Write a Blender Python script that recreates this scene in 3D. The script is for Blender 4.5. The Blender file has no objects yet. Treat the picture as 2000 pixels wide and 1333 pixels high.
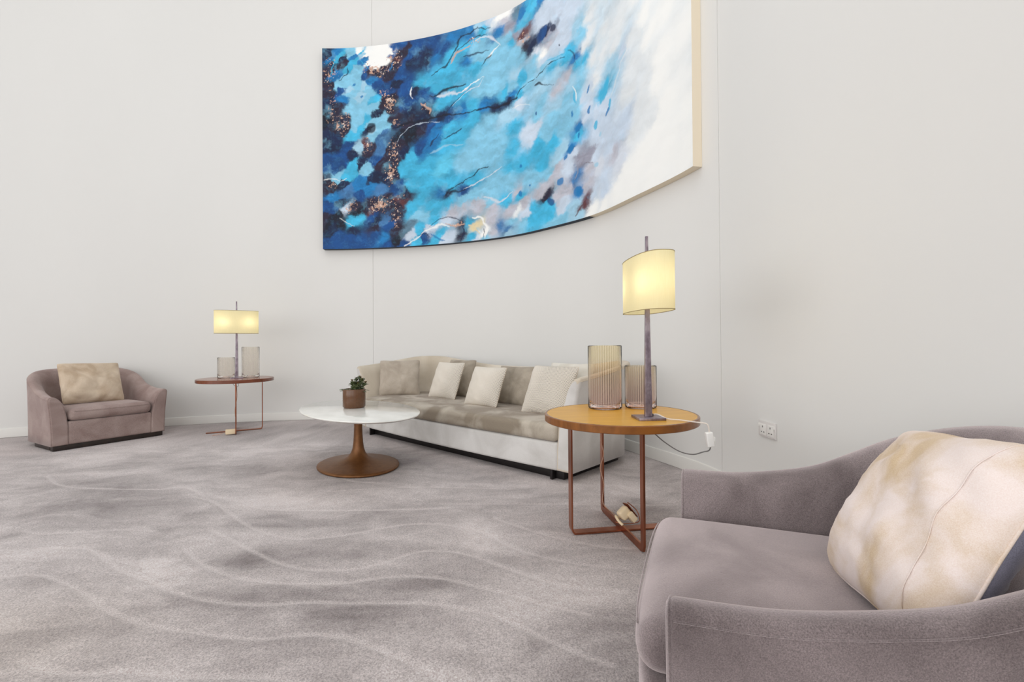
import bpy, bmesh, math, random
import numpy as np
from mathutils import Matrix, Vector

# ------------------------------------------------------------------ camera, world, lights
SC = bpy.context.scene
COL = SC.collection
FPX, CAM_H = 889.0, 0.95
cam_d = bpy.data.cameras.new('camera')
cam_d.sensor_width = 36.0
cam_d.lens = FPX / 2000.0 * 36.0
cam_d.clip_start = 0.02
cam = bpy.data.objects.new('camera', cam_d)
COL.objects.link(cam)
CAM_R = Matrix.Rotation(math.pi / 2 + 0.008, 3, 'X') @ Matrix.Rotation(-0.0075, 3, 'Z')
cam.matrix_world = Matrix.Translation((0, 0, CAM_H)) @ CAM_R.to_4x4()
SC.camera = cam

w = bpy.data.worlds.new('world')
SC.world = w
w.use_nodes = True
wn = w.node_tree.nodes
wtc, wsp, wmr = wn.new('ShaderNodeTexCoord'), wn.new('ShaderNodeSeparateXYZ'), wn.new('ShaderNodeMapRange')
wmr.inputs['From Min'].default_value, wmr.inputs['From Max'].default_value = -0.15, 0.9
wmr.inputs['To Min'].default_value, wmr.inputs['To Max'].default_value = 0.72, 0.84
w.node_tree.links.new(wtc.outputs['Generated'], wsp.inputs[0])
w.node_tree.links.new(wsp.outputs[2], wmr.inputs['Value'])
w.node_tree.links.new(wmr.outputs[0], wn['Background'].inputs[1])
wn['Background'].inputs[0].default_value = (1.0, 1.0, 1.0, 1)


def area_light(name, loc, target, sx, sy, power, col):
    d = bpy.data.lights.new(name, 'AREA')
    d.shape = 'RECTANGLE'
    d.size, d.size_y, d.energy, d.color = sx, sy, power, col
    o = bpy.data.objects.new(name, d)
    COL.objects.link(o)
    o.location = loc
    o.rotation_euler = (Vector(target) - Vector(loc)).to_track_quat('-Z', 'Y').to_euler()
    return o


area_light('window_daylight', (-2.2, -5.5, 2.8), (-0.6, 5.0, 1.0), 7.0, 4.5, 120, (1.0, 0.99, 0.985))
area_light('left_side_fill', (-7.6, -3.2, 1.9), (1.3, 2.4, 0.5), 8.0, 3.4, 175, (1.0, 0.99, 0.985))  # added fill that lifts the right wall and near chair; no known window
area_light('overhead_fill', (-1.0, 2.2, 6.6), (-1.0, 2.3, 0), 5.0, 4.0, 40, (1.0, 0.985, 0.97))  # added soft fill from above, not a known fixture

SC.view_settings.view_transform = 'Standard'
SC.view_settings.look = 'None'
SC.view_settings.gamma = 1.0
SC.view_settings.use_curve_mapping = False
SC.view_settings.exposure = 0.22

rng = np.random.default_rng(7)
random.seed(7)


# ------------------------------------------------------------------ measuring helpers
def ray(px, py):
    return CAM_R @ Vector(((px - 1000) / FPX, -(py - 666.5) / FPX, -1.0))


def at(px, py, h):
    """point at height h seen at a photo position"""
    d = ray(px, py)
    t = (h - CAM_H) / d.z
    return Vector((0, 0, CAM_H)) + d * t


def lin(c):
    return [((v / 255.0) / 12.92 if v <= 10 else ((v / 255.0 + 0.055) / 1.055) ** 2.4) for v in c]


# ------------------------------------------------------------------ object helpers
def mesh_obj(name, verts, faces, mat, parent=None, smooth=True):
    me = bpy.data.meshes.new(name)
    me.from_pydata([tuple(v) for v in verts], [], faces)
    me.update()
    if smooth:
        me.polygons.foreach_set('use_smooth', [True] * len(me.polygons))
    if mat:
        me.materials.append(mat)
    o = bpy.data.objects.new(name, me)
    COL.objects.link(o)
    if parent:
        o.parent = parent
    return o


def bm_obj(name, bm, mat, parent=None, smooth=True):
    bmesh.ops.recalc_face_normals(bm, faces=bm.faces)
    me = bpy.data.meshes.new(name)
    bm.to_mesh(me)
    bm.free()
    if smooth:
        me.polygons.foreach_set('use_smooth', [True] * len(me.polygons))
    if mat:
        me.materials.append(mat)
    o = bpy.data.objects.new(name, me)
    COL.objects.link(o)
    if parent:
        o.parent = parent
    return o


def tag(o, label, cat, group=None):
    o['label'] = label
    o['category'] = cat
    if group:
        o['group'] = group
    return o


def thing(name, label, cat, loc=(0, 0, 0), rotz=0, group=None):
    o = bpy.data.objects.new(name, None)
    COL.objects.link(o)
    o.location = loc
    o.rotation_euler = (0, 0, rotz)
    o.empty_display_size = 0.1
    return tag(o, label, cat, group)


def structure(o):
    o['kind'] = 'structure'
    return o


def copy_tree(o, parent=None):
    c = o.copy()
    COL.objects.link(c)
    c.parent = parent
    for ch in list(o.children):
        copy_tree(ch, c)
    return c


def bev_box(bm, cx, cy, cz, sx, sy, sz, r=0.003, seg=2, rot=None):
    g = bmesh.ops.create_cube(bm, size=1.0)
    vs = g['verts']
    bmesh.ops.scale(bm, vec=(sx, sy, sz), verts=vs)
    es = list({e for v in vs for e in v.link_edges})
    if r > 0:
        res = bmesh.ops.bevel(bm, geom=es, offset=r, segments=seg, affect='EDGES', profile=0.6)
        vs = list({v for f in res['faces'] for v in f.verts} | {v for v in vs if v.is_valid})
    if rot is not None:
        bmesh.ops.rotate(bm, cent=(0, 0, 0), matrix=rot, verts=vs)
    bmesh.ops.translate(bm, vec=(cx, cy, cz), verts=vs)


def box_obj(name, c, s, mat, parent=None, r=0.003, seg=2, rot=None, smooth=True):
    bm = bmesh.new()
    bev_box(bm, *c, *s, r, seg, rot)
    o = bm_obj(name, bm, mat, parent, smooth)
    flat_shade_by_angle(o)
    return o


def flat_shade_by_angle(o, ang=35):
    me = o.data
    bm = bmesh.new()
    bm.from_mesh(me)
    for e in bm.edges:
        if len(e.link_faces) == 2 and e.calc_face_angle(0) > math.radians(ang):
            e.smooth = False
    bm.to_mesh(me)
    bm.free()


def lathe(profile, n=64, ex=1.0, ey=1.0):
    """profile: (r, z) list; returns verts, faces; ends with r=0 are closed"""
    vs, fs = [], []
    rings = []
    for (r, z) in profile:
        if r < 1e-6:
            rings.append([len(vs)])
            vs.append((0, 0, z))
        else:
            rings.append(list(range(len(vs), len(vs) + n)))
            for k in range(n):
                a = 2 * math.pi * k / n
                vs.append((r * math.cos(a) * ex, r * math.sin(a) * ey, z))
    for a, b in zip(rings[:-1], rings[1:]):
        for k in range(n):
            k2 = (k + 1) % n
            if len(a) == 1 and len(b) == 1:
                continue
            if len(a) == 1:
                fs.append((a[0], b[k], b[k2])[::-1])
            elif len(b) == 1:
                fs.append((a[k], a[k2], b[0]))
            else:
                fs.append((a[k], a[k2], b[k2], b[k]))
    return vs, fs


def lathe_obj(name, profile, mat, parent=None, n=64, ex=1.0, ey=1.0, ang=40):
    o = mesh_obj(name, *lathe(profile, n, ex, ey), mat, parent)
    flat_shade_by_angle(o, ang)
    return o


def spline(pts, n):
    """Catmull-Rom through 3D points, n samples per span"""
    P = [Vector(p) for p in pts]
    P = [P[0] * 2 - P[1]] + P + [P[-1] * 2 - P[-2]]
    out = []
    for i in range(1, len(P) - 2):
        for k in range(n):
            t = k / n
            a, b, c, d = P[i - 1], P[i], P[i + 1], P[i + 2]
            out.append(0.5 * ((2 * b) + (c - a) * t + (2 * a - 5 * b + 4 * c - d) * t * t + (3 * b - a - 3 * c + d) * t ** 3))
    out.append(P[-2].copy())
    return out


def tube(pts, r, n=10, closed=False, cap=True):
    P = [Vector(p) for p in pts]
    vs, fs = [], []
    N = len(P)
    up = None
    for i, p in enumerate(P):
        if closed:
            t = (P[(i + 1) % N] - P[i - 1]).normalized()
        else:
            t = (P[min(i + 1, N - 1)] - P[max(i - 1, 0)]).normalized()
        if up is None:
            up = t.orthogonal().normalized()
        else:
            up = (up - t * up.dot(t)).normalized()
        s = t.cross(up)
        rr = r[i] if isinstance(r, (list, tuple)) else r
        for k in range(n):
            a = 2 * math.pi * k / n
            vs.append(p + (up * math.cos(a) + s * math.sin(a)) * rr)
    m = N if closed else N - 1
    for i in range(m):
        j = (i + 1) % N
        for k in range(n):
            k2 = (k + 1) % n
            fs.append((i * n + k, i * n + k2, j * n + k2, j * n + k))
    if cap and not closed:
        fs.append(tuple(range(n))[::-1])
        fs.append(tuple(range((N - 1) * n, N * n)))
    return vs, fs


def tube_obj(name, pts, r, mat, parent=None, n=10, closed=False):
    return mesh_obj(name, *tube(pts, r, n, closed), mat, parent)


def soft_box(x0, x1, y0, y1, z0, z1, r, n=(24, 16, 8), fn=None):
    """rounded box on a subdivided cube; fn(x,y,z,u,v,w) may move each point"""
    c = [(x0 + x1) / 2, (y0 + y1) / 2, (z0 + z1) / 2]
    h = [(x1 - x0) / 2, (y1 - y0) / 2, (z1 - z0) / 2]
    grids = []
    for ax in range(3):
        rr = min(r, h[ax] * 0.98)
        e = [-h[ax] + rr * (1 - math.cos(math.pi / 2 * k / 5)) for k in range(5)]
        m = np.linspace(-h[ax] + rr, h[ax] - rr, n[ax] + 1).tolist()
        grids.append(e + m + [-v for v in e[::-1]])
    idx, vs, fs = {}, [], []

    def vid(i, j, k):
        key = (i, j, k)
        if key not in idx:
            p = [grids[0][i], grids[1][j], grids[2][k]]
            q = [max(-h[a] + min(r, h[a] * .98), min(h[a] - min(r, h[a] * .98), p[a])) for a in range(3)]
            d = Vector([p[a] - q[a] for a in range(3)])
            if d.length > 1e-9:
                d = d.normalized() * min(r, min(h) * .98) if True else d
            p = [q[a] + d[a] for a in range(3)]
            u = [p[a] / h[a] for a in range(3)]
            p = [p[a] + c[a] for a in range(3)]
            if fn:
                p = fn(p[0], p[1], p[2], *u)
            idx[key] = len(vs)
            vs.append(tuple(p))
        return idx[key]

    L = [len(g) - 1 for g in grids]
    for a, b, cax in ((0, 1, 2), (1, 2, 0), (2, 0, 1)):
        for side in (0, L[cax]):
            for i in range(L[a]):
                for j in range(L[b]):
                    q = []
                    for di, dj in ((0, 0), (1, 0), (1, 1), (0, 1)):
                        t = [0, 0, 0]
                        t[a], t[b], t[cax] = i + di, j + dj, side
                        q.append(vid(*t))
                    if side == 0:
                        q = q[::-1]
                    fs.append(tuple(q))
    return vs, fs


# ------------------------------------------------------------------ noise for sculpted and painted surfaces
class Noise2:
    def __init__(self, seed):
        self.g = np.random.default_rng(seed).random((256, 256))

    def __call__(self, x, y):
        x = np.asarray(x, float)
        y = np.asarray(y, float)
        xi, yi = np.floor(x).astype(int), np.floor(y).astype(int)
        fx, fy = x - xi, y - yi
        fx, fy = fx * fx * (3 - 2 * fx), fy * fy * (3 - 2 * fy)
        g = self.g
        a = g[xi & 255, yi & 255]
        b = g[(xi + 1) & 255, yi & 255]
        c = g[xi & 255, (yi + 1) & 255]
        d = g[(xi + 1) & 255, (yi + 1) & 255]
        return (a * (1 - fx) + b * fx) * (1 - fy) + (c * (1 - fx) + d * fx) * fy

    def fbm(self, x, y, f=1.0, oct=4, gain=0.5):
        s, amp, tot = 0, 1.0, 0
        for o in range(oct):
            s = s + amp * self(np.asarray(x) * f + 17.3 * o, np.asarray(y) * f + 9.1 * o)
            tot += amp
            amp *= gain
            f *= 2.03
        return s / tot * 2 - 1


# ------------------------------------------------------------------ materials
def mat_new(name):
    m = bpy.data.materials.new(name)
    m.use_nodes = True
    nt = m.node_tree
    b = nt.nodes['Principled BSDF']
    return m, nt, b


def N(nt, t, **kw):
    n = nt.nodes.new(t)
    for k, v in kw.items():
        setattr(n, k, v)
    return n


def simple(name, col, rough=0.5, metal=0.0, noise=None, bump=None, coat=0.0, spec=None):
    """col in sRGB 0-255; noise=(scale, col2, stretch) ; bump=(scale, strength)"""
    m, nt, b = mat_new(name)
    b.inputs['Roughness'].default_value = rough
    b.inputs['Metallic'].default_value = metal
    if spec is not None:
        b.inputs['Specular IOR Level'].default_value = spec
    if coat:
        b.inputs['Coat Weight'].default_value = coat
        b.inputs['Coat Roughness'].default_value = 0.1
    b.inputs['Base Color'].default_value = (*lin(col), 1)
    tc = N(nt, 'ShaderNodeTexCoord')
    if noise:
        sc, c2, st = noise
        mp = N(nt, 'ShaderNodeMapping')
        mp.inputs['Scale'].default_value = st
        nz = N(nt, 'ShaderNodeTexNoise')
        nz.inputs['Scale'].default_value = sc
        nz.inputs['Detail'].default_value = 6
        cr = N(nt, 'ShaderNodeValToRGB')
        cr.color_ramp.elements[0].position = 0.35
        cr.color_ramp.elements[1].position = 0.65
        cr.color_ramp.elements[0].color = (*lin(c2), 1)
        cr.color_ramp.elements[1].color = (*lin(col), 1)
        nt.links.new(tc.outputs['Object'], mp.inputs[0])
        nt.links.new(mp.outputs[0], nz.inputs['Vector'])
        nt.links.new(nz.outputs['Fac'], cr.inputs[0])
        nt.links.new(cr.outputs[0], b.inputs['Base Color'])
    if bump:
        nz = N(nt, 'ShaderNodeTexNoise')
        nz.inputs['Scale'].default_value = bump[0]
        nz.inputs['Detail'].default_value = 4
        bp = N(nt, 'ShaderNodeBump')
        bp.inputs['Strength'].default_value = bump[1]
        bp.inputs['Distance'].default_value = 0.004
        nt.links.new(tc.outputs['Object'], nz.inputs['Vector'])
        nt.links.new(nz.outputs['Fac'], bp.inputs['Height'])
        nt.links.new(bp.outputs[0], b.inputs['Normal'])
    return m


def velvet(name, dark, light, scale=3.0, weave=600, sheen=0.6, sheen_col=(235, 225, 225), fine=0.3, edge=(0.35, 0.65), bump=0.25, sr=0.35):
    """pile fabric: broad brushed patches, fine weave, sheen at glancing angles"""
    m, nt, b = mat_new(name)
    tc = N(nt, 'ShaderNodeTexCoord')
    n1 = N(nt, 'ShaderNodeTexNoise')
    n1.inputs['Scale'].default_value = scale
    n1.inputs['Detail'].default_value = 5
    n1.inputs['Distortion'].default_value = 0.6
    cr = N(nt, 'ShaderNodeValToRGB')
    cr.color_ramp.elements[0].position, cr.color_ramp.elements[1].position = edge
    cr.color_ramp.elements[0].color = (*lin(dark), 1)
    cr.color_ramp.elements[1].color = (*lin(light), 1)
    n2 = N(nt, 'ShaderNodeTexNoise')
    n2.inputs['Scale'].default_value = weave
    n2.inputs['Detail'].default_value = 3
    n2.inputs['Roughness'].default_value = 0.75
    mul = N(nt, 'ShaderNodeMix', data_type='RGBA', blend_type='OVERLAY')
    mul.inputs[0].default_value = fine
    nt.links.new(tc.outputs['Object'], n1.inputs['Vector'])
    nt.links.new(tc.outputs['Object'], n2.inputs['Vector'])
    nt.links.new(n1.outputs['Fac'], cr.inputs[0])
    nt.links.new(cr.outputs[0], mul.inputs[6])
    gr = N(nt, 'ShaderNodeMapRange')
    gr.inputs['From Min'].default_value, gr.inputs['From Max'].default_value = 0.34, 0.66
    nt.links.new(n2.outputs['Fac'], gr.inputs['Value'])
    nt.links.new(gr.outputs[0], mul.inputs[7])
    nt.links.new(mul.outputs[2], b.inputs['Base Color'])
    b.inputs['Roughness'].default_value = 0.9
    b.inputs['Specular IOR Level'].default_value = 0.15
    b.inputs['Sheen Weight'].default_value = sheen
    b.inputs['Sheen Roughness'].default_value = sr
    b.inputs['Sheen Tint'].default_value = (*lin(sheen_col), 1)
    bp = N(nt, 'ShaderNodeBump')
    bp.inputs['Strength'].default_value = bump
    bp.inputs['Distance'].default_value = 0.002
    nt.links.new(n2.outputs['Fac'], bp.inputs['Height'])
    nt.links.new(bp.outputs[0], b.inputs['Normal'])
    return m


M = {}
M['wall'] = simple('wall_paint', (226, 225, 222), 0.75, noise=(0.8, (224, 223, 220), (1, 1, 0.5)), bump=(60, 0.03), spec=0.2)
M['skirting'] = simple('skirting_paint', (224, 222, 217), 0.45, bump=(40, 0.05))
M['bronze'] = simple('copper_metal', (182, 118, 90), 0.28, 1.0, noise=(9, (150, 92, 68), (1, 1, .4)))
M['tulip'] = simple('brushed_copper_lacquer', (124, 82, 44), 0.42, 0.5, noise=(30, (112, 72, 38), (1, 1, 1)), bump=(200, 0.1))
M['lampmetal'] = simple('patinated_lamp_metal', (168, 156, 164), 0.32, 0.85, noise=(40, (122, 108, 118), (1, 1, .5)), bump=(90, 0.25))
M['marble'] = simple('white_marble', (238, 237, 232), 0.12, noise=(4, (222, 221, 215), (1, 1.6, 1)), coat=0.3)
M['darkwood'] = simple('dark_stained_wood', (44, 32, 26), 0.45, noise=(20, (32, 24, 20), (1, 8, 1)))
M['plastic'] = simple('white_plastic', (236, 234, 230), 0.3)
M['plasticdark'] = simple('dark_pin_slots', (60, 58, 56), 0.5)
M['socketface'] = simple('socket_face', (222, 218, 215), 0.35)
M['cream'] = simple('cream_plastic', (232, 212, 178), 0.35)
M['cable_w'] = simple('white_twisted_cable', (228, 218, 208), 0.5)
M['cable_g'] = simple('grey_cable', (110, 108, 106), 0.5)
M['cable_b'] = simple('beige_cable', (190, 150, 128), 0.5)
M['feet_and_shade'] = simple('dark_metal_feet_and_shade', (38, 34, 34), 0.4, 0.5)
M['soil'] = simple('plant_soil', (62, 48, 38), 0.95, bump=(80, 1.0))


def wood_mat(name, light, dark, rough=0.25, coat=0.35, scale=1.0):
    m, nt, b = mat_new(name)
    tc = N(nt, 'ShaderNodeTexCoord')
    mp = N(nt, 'ShaderNodeMapping')
    mp.inputs['Scale'].default_value = (2.0 * scale, 26 * scale, 6 * scale)
    mp.inputs['Rotation'].default_value = (0, 0, math.radians(12))
    nz = N(nt, 'ShaderNodeTexNoise')
    nz.inputs['Scale'].default_value = 1.6
    nz.inputs['Detail'].default_value = 8
    nz.inputs['Distortion'].default_value = 0.35
    cr = N(nt, 'ShaderNodeValToRGB')
    cr.color_ramp.elements[0].position, cr.color_ramp.elements[1].position = 0.3, 0.7
    cr.color_ramp.elements[0].color = (*lin(dark), 1)
    cr.color_ramp.elements[1].color = (*lin(light), 1)
    nt.links.new(tc.outputs['Object'], mp.inputs[0])
    nt.links.new(mp.outputs[0], nz.inputs['Vector'])
    nt.links.new(nz.outputs['Fac'], cr.inputs[0])
    nt.links.new(cr.outputs[0], b.inputs['Base Color'])
    b.inputs['Roughness'].default_value = rough
    b.inputs['Coat Weight'].default_value = coat
    b.inputs['Specular IOR Level'].default_value = 0.3
    b.inputs['Coat Roughness'].default_value = 0.15
    return m


M['oak'] = wood_mat('honey_veneer', (218, 164, 44), (200, 144, 32), rough=0.32, coat=0.05)
M['rimwood'] = wood_mat('rim_veneer', (142, 88, 38), (114, 68, 28), coat=0.2)
M['cherry'] = wood_mat('red_brown_veneer', (150, 96, 74), (128, 78, 58))
M['cherryrim'] = wood_mat('red_brown_rim', (128, 72, 50), (106, 58, 40))

M['mauve'] = velvet('mauve_grey_velvet', (96, 86, 86), (144, 132, 132), 3.6, 430, sheen=1.0, sheen_col=(255, 240, 240), fine=0.42, bump=0.6, sr=0.5)
M['mauveseam'] = M['mauve']
M['rose'] = velvet('dusty_rose_velvet', (142, 122, 117), (166, 148, 142), 5, 400, sheen=0.45, fine=0.3)
M['sofabase'] = velvet('pale_grey_velvet', (196, 193, 189), (216, 214, 211), 3.5, 500, sheen=0.3, fine=0.15)
M['sofaback'] = velvet('pale_beige_velvet', (190, 178, 160), (212, 202, 187), 2.2, 500, sheen=0.3, fine=0.15)
M['sofaseat'] = velvet('taupe_crushed_velvet', (140, 129, 114), (186, 177, 163), 3.4, 500, sheen=0.3, fine=0.2, edge=(0.42, 0.62))
M['pillowvelvet'] = velvet('greige_velvet_cushion', (164, 152, 138), (188, 177, 163), 6, 500, sheen=0.35, fine=0.2)
M['pillowtaupe'] = velvet('taupe_velvet_cushion', (146, 136, 122), (174, 163, 148), 6, 500, sheen=0.35, fine=0.2)
M['pillowlight'] = velvet('cream_velvet_cushion', (206, 200, 188), (222, 217, 207), 6, 500, sheen=0.3, fine=0.15)
M['pillowsand'] = velvet('sand_velvet_cushion', (184, 163, 140), (214, 197, 176), 5, 500, sheen=0.35, fine=0.2, edge=(0.38, 0.62))
M['pillowgold'] = velvet('mottled_cream_gold_cushion', (204, 180, 148), (230, 216, 210), 5.5, 520, sheen=0.4, fine=0.16, edge=(0.38, 0.58))
M['pillowblue'] = velvet('blue_grey_cushion_back', (108, 108, 124), (132, 130, 144), 6, 600, sheen=0.4, fine=0.3)
M['stitch'] = simple('cushion_stitching', (196, 180, 162), 0.8)


def dash_fabric(name, lo):
    """cream cloth with small dark woven dashes; lo = where along the width they begin"""
    m, nt, b = mat_new(name)
    tc = N(nt, 'ShaderNodeTexCoord')
    sep = N(nt, 'ShaderNodeSeparateXYZ')
    nt.links.new(tc.outputs['Object'], sep.inputs[0])

    def math_(op, a, bb=None, c=None):
        n = N(nt, 'ShaderNodeMath', operation=op)
        for i, v in enumerate((a, bb, c)):
            if v is None:
                continue
            if isinstance(v, (int, float)):
                n.inputs[i].default_value = v
            else:
                nt.links.new(v, n.inputs[i])
        return n.outputs[0]

    x, z = sep.outputs[0], sep.outputs[2]
    row = math_('FLOOR', math_('MULTIPLY', z, 120.0))
    shift = math_('MULTIPLY', math_('MODULO', row, 2.0), 0.5)
    fx = math_('FRACT', math_('ADD', math_('MULTIPLY', x, 80.0), shift))
    fz = math_('FRACT', math_('MULTIPLY', z, 120.0))
    # slanted dash inside each cell
    d = math_('ABSOLUTE', math_('SUBTRACT', math_('ADD', math_('MULTIPLY', fz, 0.35), 0.3), fx))
    inx = math_('LESS_THAN', d, 0.23)
    inz = math_('LESS_THAN', math_('ABSOLUTE', math_('SUBTRACT', fz, 0.5)), 0.27)
    dash = math_('MULTIPLY', inx, inz)
    mr = N(nt, 'ShaderNodeMapRange')
    mr.inputs['From Min'].default_value = lo - 0.07
    mr.inputs['From Max'].default_value = lo + 0.09
    nt.links.new(math_('ADD', x, math_('MULTIPLY', z, -0.25)), mr.inputs['Value'])
    fac = math_('MULTIPLY', dash, math_('ADD', math_('MULTIPLY', mr.outputs[0], 0.80), 0.05))
    mix = N(nt, 'ShaderNodeMix', data_type='RGBA')
    mix.inputs[6].default_value = (*lin((216, 208, 196)), 1)
    mix.inputs[7].default_value = (*lin((86, 76, 70)), 1)
    nt.links.new(fac, mix.inputs[0])
    nt.links.new(mix.outputs[2], b.inputs['Base Color'])
    b.inputs['Roughness'].default_value = 0.9
    b.inputs['Specular IOR Level'].default_value = 0.15
    return m


M['dash_a'] = dash_fabric('dashed_weave_fading', 0.06)
M['dash_b'] = dash_fabric('dashed_weave_fading_edge', 0.09)
M['dash_c'] = dash_fabric('dashed_weave_all_over', -0.16)


def ribbed_glass(name, tint_top, tint_bot, height, ribs=44):
    """thin tinted glass: see-through with a mirror-like surface; the moulded ribs gather the tint in fine stripes"""
    m, nt, b = mat_new(name)
    nt.nodes.remove(b)
    out = nt.nodes['Material Output']
    tc = N(nt, 'ShaderNodeTexCoord')
    sep = N(nt, 'ShaderNodeSeparateXYZ')
    mr = N(nt, 'ShaderNodeMapRange')
    mr.inputs['From Max'].default_value = height
    mix = N(nt, 'ShaderNodeMix', data_type='RGBA')
    mix.inputs[6].default_value = (*tint_bot, 1)
    mix.inputs[7].default_value = (*tint_top, 1)
    nt.links.new(tc.outputs['Object'], sep.inputs[0])
    nt.links.new(sep.outputs[2], mr.inputs['Value'])
    nt.links.new(mr.outputs[0], mix.inputs[0])
    an = N(nt, 'ShaderNodeMath', operation='ARCTAN2')
    nt.links.new(sep.outputs[1], an.inputs[0])
    nt.links.new(sep.outputs[0], an.inputs[1])
    k = N(nt, 'ShaderNodeMath', operation='MULTIPLY')
    k.inputs[1].default_value = ribs
    nt.links.new(an.outputs[0], k.inputs[0])
    c = N(nt, 'ShaderNodeMath', operation='COSINE')
    nt.links.new(k.outputs[0], c.inputs[0])
    rb = N(nt, 'ShaderNodeMapRange')
    rb.inputs['From Min'].default_value, rb.inputs['From Max'].default_value = -1, 1
    rb.inputs['To Min'].default_value, rb.inputs['To Max'].default_value = 0.95, 1.0
    nt.links.new(c.outputs[0], rb.inputs['Value'])
    mu = N(nt, 'ShaderNodeMix', data_type='RGBA', blend_type='MULTIPLY')
    mu.inputs[0].default_value = 1.0
    nt.links.new(mix.outputs[2], mu.inputs[6])
    nt.links.new(rb.outputs[0], mu.inputs[7])
    tr = N(nt, 'ShaderNodeBsdfTransparent')
    gl = N(nt, 'ShaderNodeBsdfGlossy')
    gl.inputs['Roughness'].default_value = 0.06
    gl.inputs['Color'].default_value = (1, 1, 1, 1)
    lw = N(nt, 'ShaderNodeLayerWeight')
    lw.inputs[0].default_value = 0.10
    ms = N(nt, 'ShaderNodeMixShader')
    nt.links.new(mu.outputs[2], tr.inputs[0])
    nt.links.new(lw.outputs['Fresnel'], ms.inputs[0])
    cr2 = N(nt, 'ShaderNodeMapRange')
    cr2.inputs['From Min'].default_value, cr2.inputs['From Max'].default_value = 0.55, 1.0
    cr2.inputs['To Min'].default_value, cr2.inputs['To Max'].default_value = 0.0, 0.22
    nt.links.new(c.outputs[0], cr2.inputs['Value'])
    df = N(nt, 'ShaderNodeBsdfDiffuse')  # pale stripes along the rib crests: highlights put into the colour
    df.inputs['Color'].default_value = (0.92, 0.88, 0.82, 1)
    m0 = N(nt, 'ShaderNodeMixShader')
    nt.links.new(cr2.outputs[0], m0.inputs[0])
    nt.links.new(tr.outputs[0], m0.inputs[1])
    nt.links.new(df.outputs[0], m0.inputs[2])
    nt.links.new(m0.outputs[0], ms.inputs[1])
    nt.links.new(gl.outputs[0], ms.inputs[2])
    nt.links.new(ms.outputs[0], out.inputs[0])
    return m


M['vase_amber'] = ribbed_glass('amber_rose_ribbed_glass', (1.0, 0.965, 0.875), (0.96, 0.875, 0.86), 0.28)
M['vase_smoke'] = ribbed_glass('smoky_beige_ribbed_glass', (0.985, 0.972, 0.952), (0.975, 0.958, 0.938), 0.34)
M['vase_clear'] = simple('thick_clear_glass_foot', (250, 236, 232), 0.0)
M['vase_clear'].node_tree.nodes['Principled BSDF'].inputs['Transmission Weight'].default_value = 1.0


def shade_mat():
    m, nt, b = mat_new('cream_lampshade_cloth')
    nt.nodes.remove(b)
    out = nt.nodes['Material Output']
    tc = N(nt, 'ShaderNodeTexCoord')
    wv = N(nt, 'ShaderNodeTexNoise')
    wv.inputs['Scale'].default_value = 120
    mp = N(nt, 'ShaderNodeMapping')
    mp.inputs['Scale'].default_value = (3, 3, .2)
    cr = N(nt, 'ShaderNodeValToRGB')
    cr.color_ramp.elements[0].color = (*lin((240, 229, 186)), 1)
    cr.color_ramp.elements[1].color = (*lin((246, 238, 202)), 1)
    nt.links.new(tc.outputs['Object'], mp.inputs[0])
    nt.links.new(mp.outputs[0], wv.inputs['Vector'])
    nt.links.new(wv.outputs['Fac'], cr.inputs[0])
    d = N(nt, 'ShaderNodeBsdfDiffuse')
    t = N(nt, 'ShaderNodeBsdfTranslucent')
    mx = N(nt, 'ShaderNodeMixShader')
    mx.inputs[0].default_value = 0.5
    nt.links.new(cr.outputs[0], d.inputs[0])
    nt.links.new(cr.outputs[0], t.inputs[0])
    nt.links.new(d.outputs[0], mx.inputs[1])
    nt.links.new(t.outputs[0], mx.inputs[2])
    nt.links.new(mx.outputs[0], out.inputs[0])
    return m


M['shade'] = shade_mat()
M['shadetrim'] = simple('shade_trim', (150, 132, 84), 0.7)
m_, nt_, b_ = mat_new('frosted_bulb_glow')
b_.inputs['Emission Color'].default_value = (1.0, 0.93, 0.78, 1)
b_.inputs['Emission Strength'].default_value = 6.0
M['bulb'] = m_

# leaves
M['leaf'] = simple('succulent_leaf', (98, 106, 66), 0.4, noise=(30, (56, 68, 44), (1, 1, 1)))
M['leafbud'] = simple('succulent_bud', (128, 120, 72), 0.5, noise=(60, (84, 60, 52), (1, 1, 1)))


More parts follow.
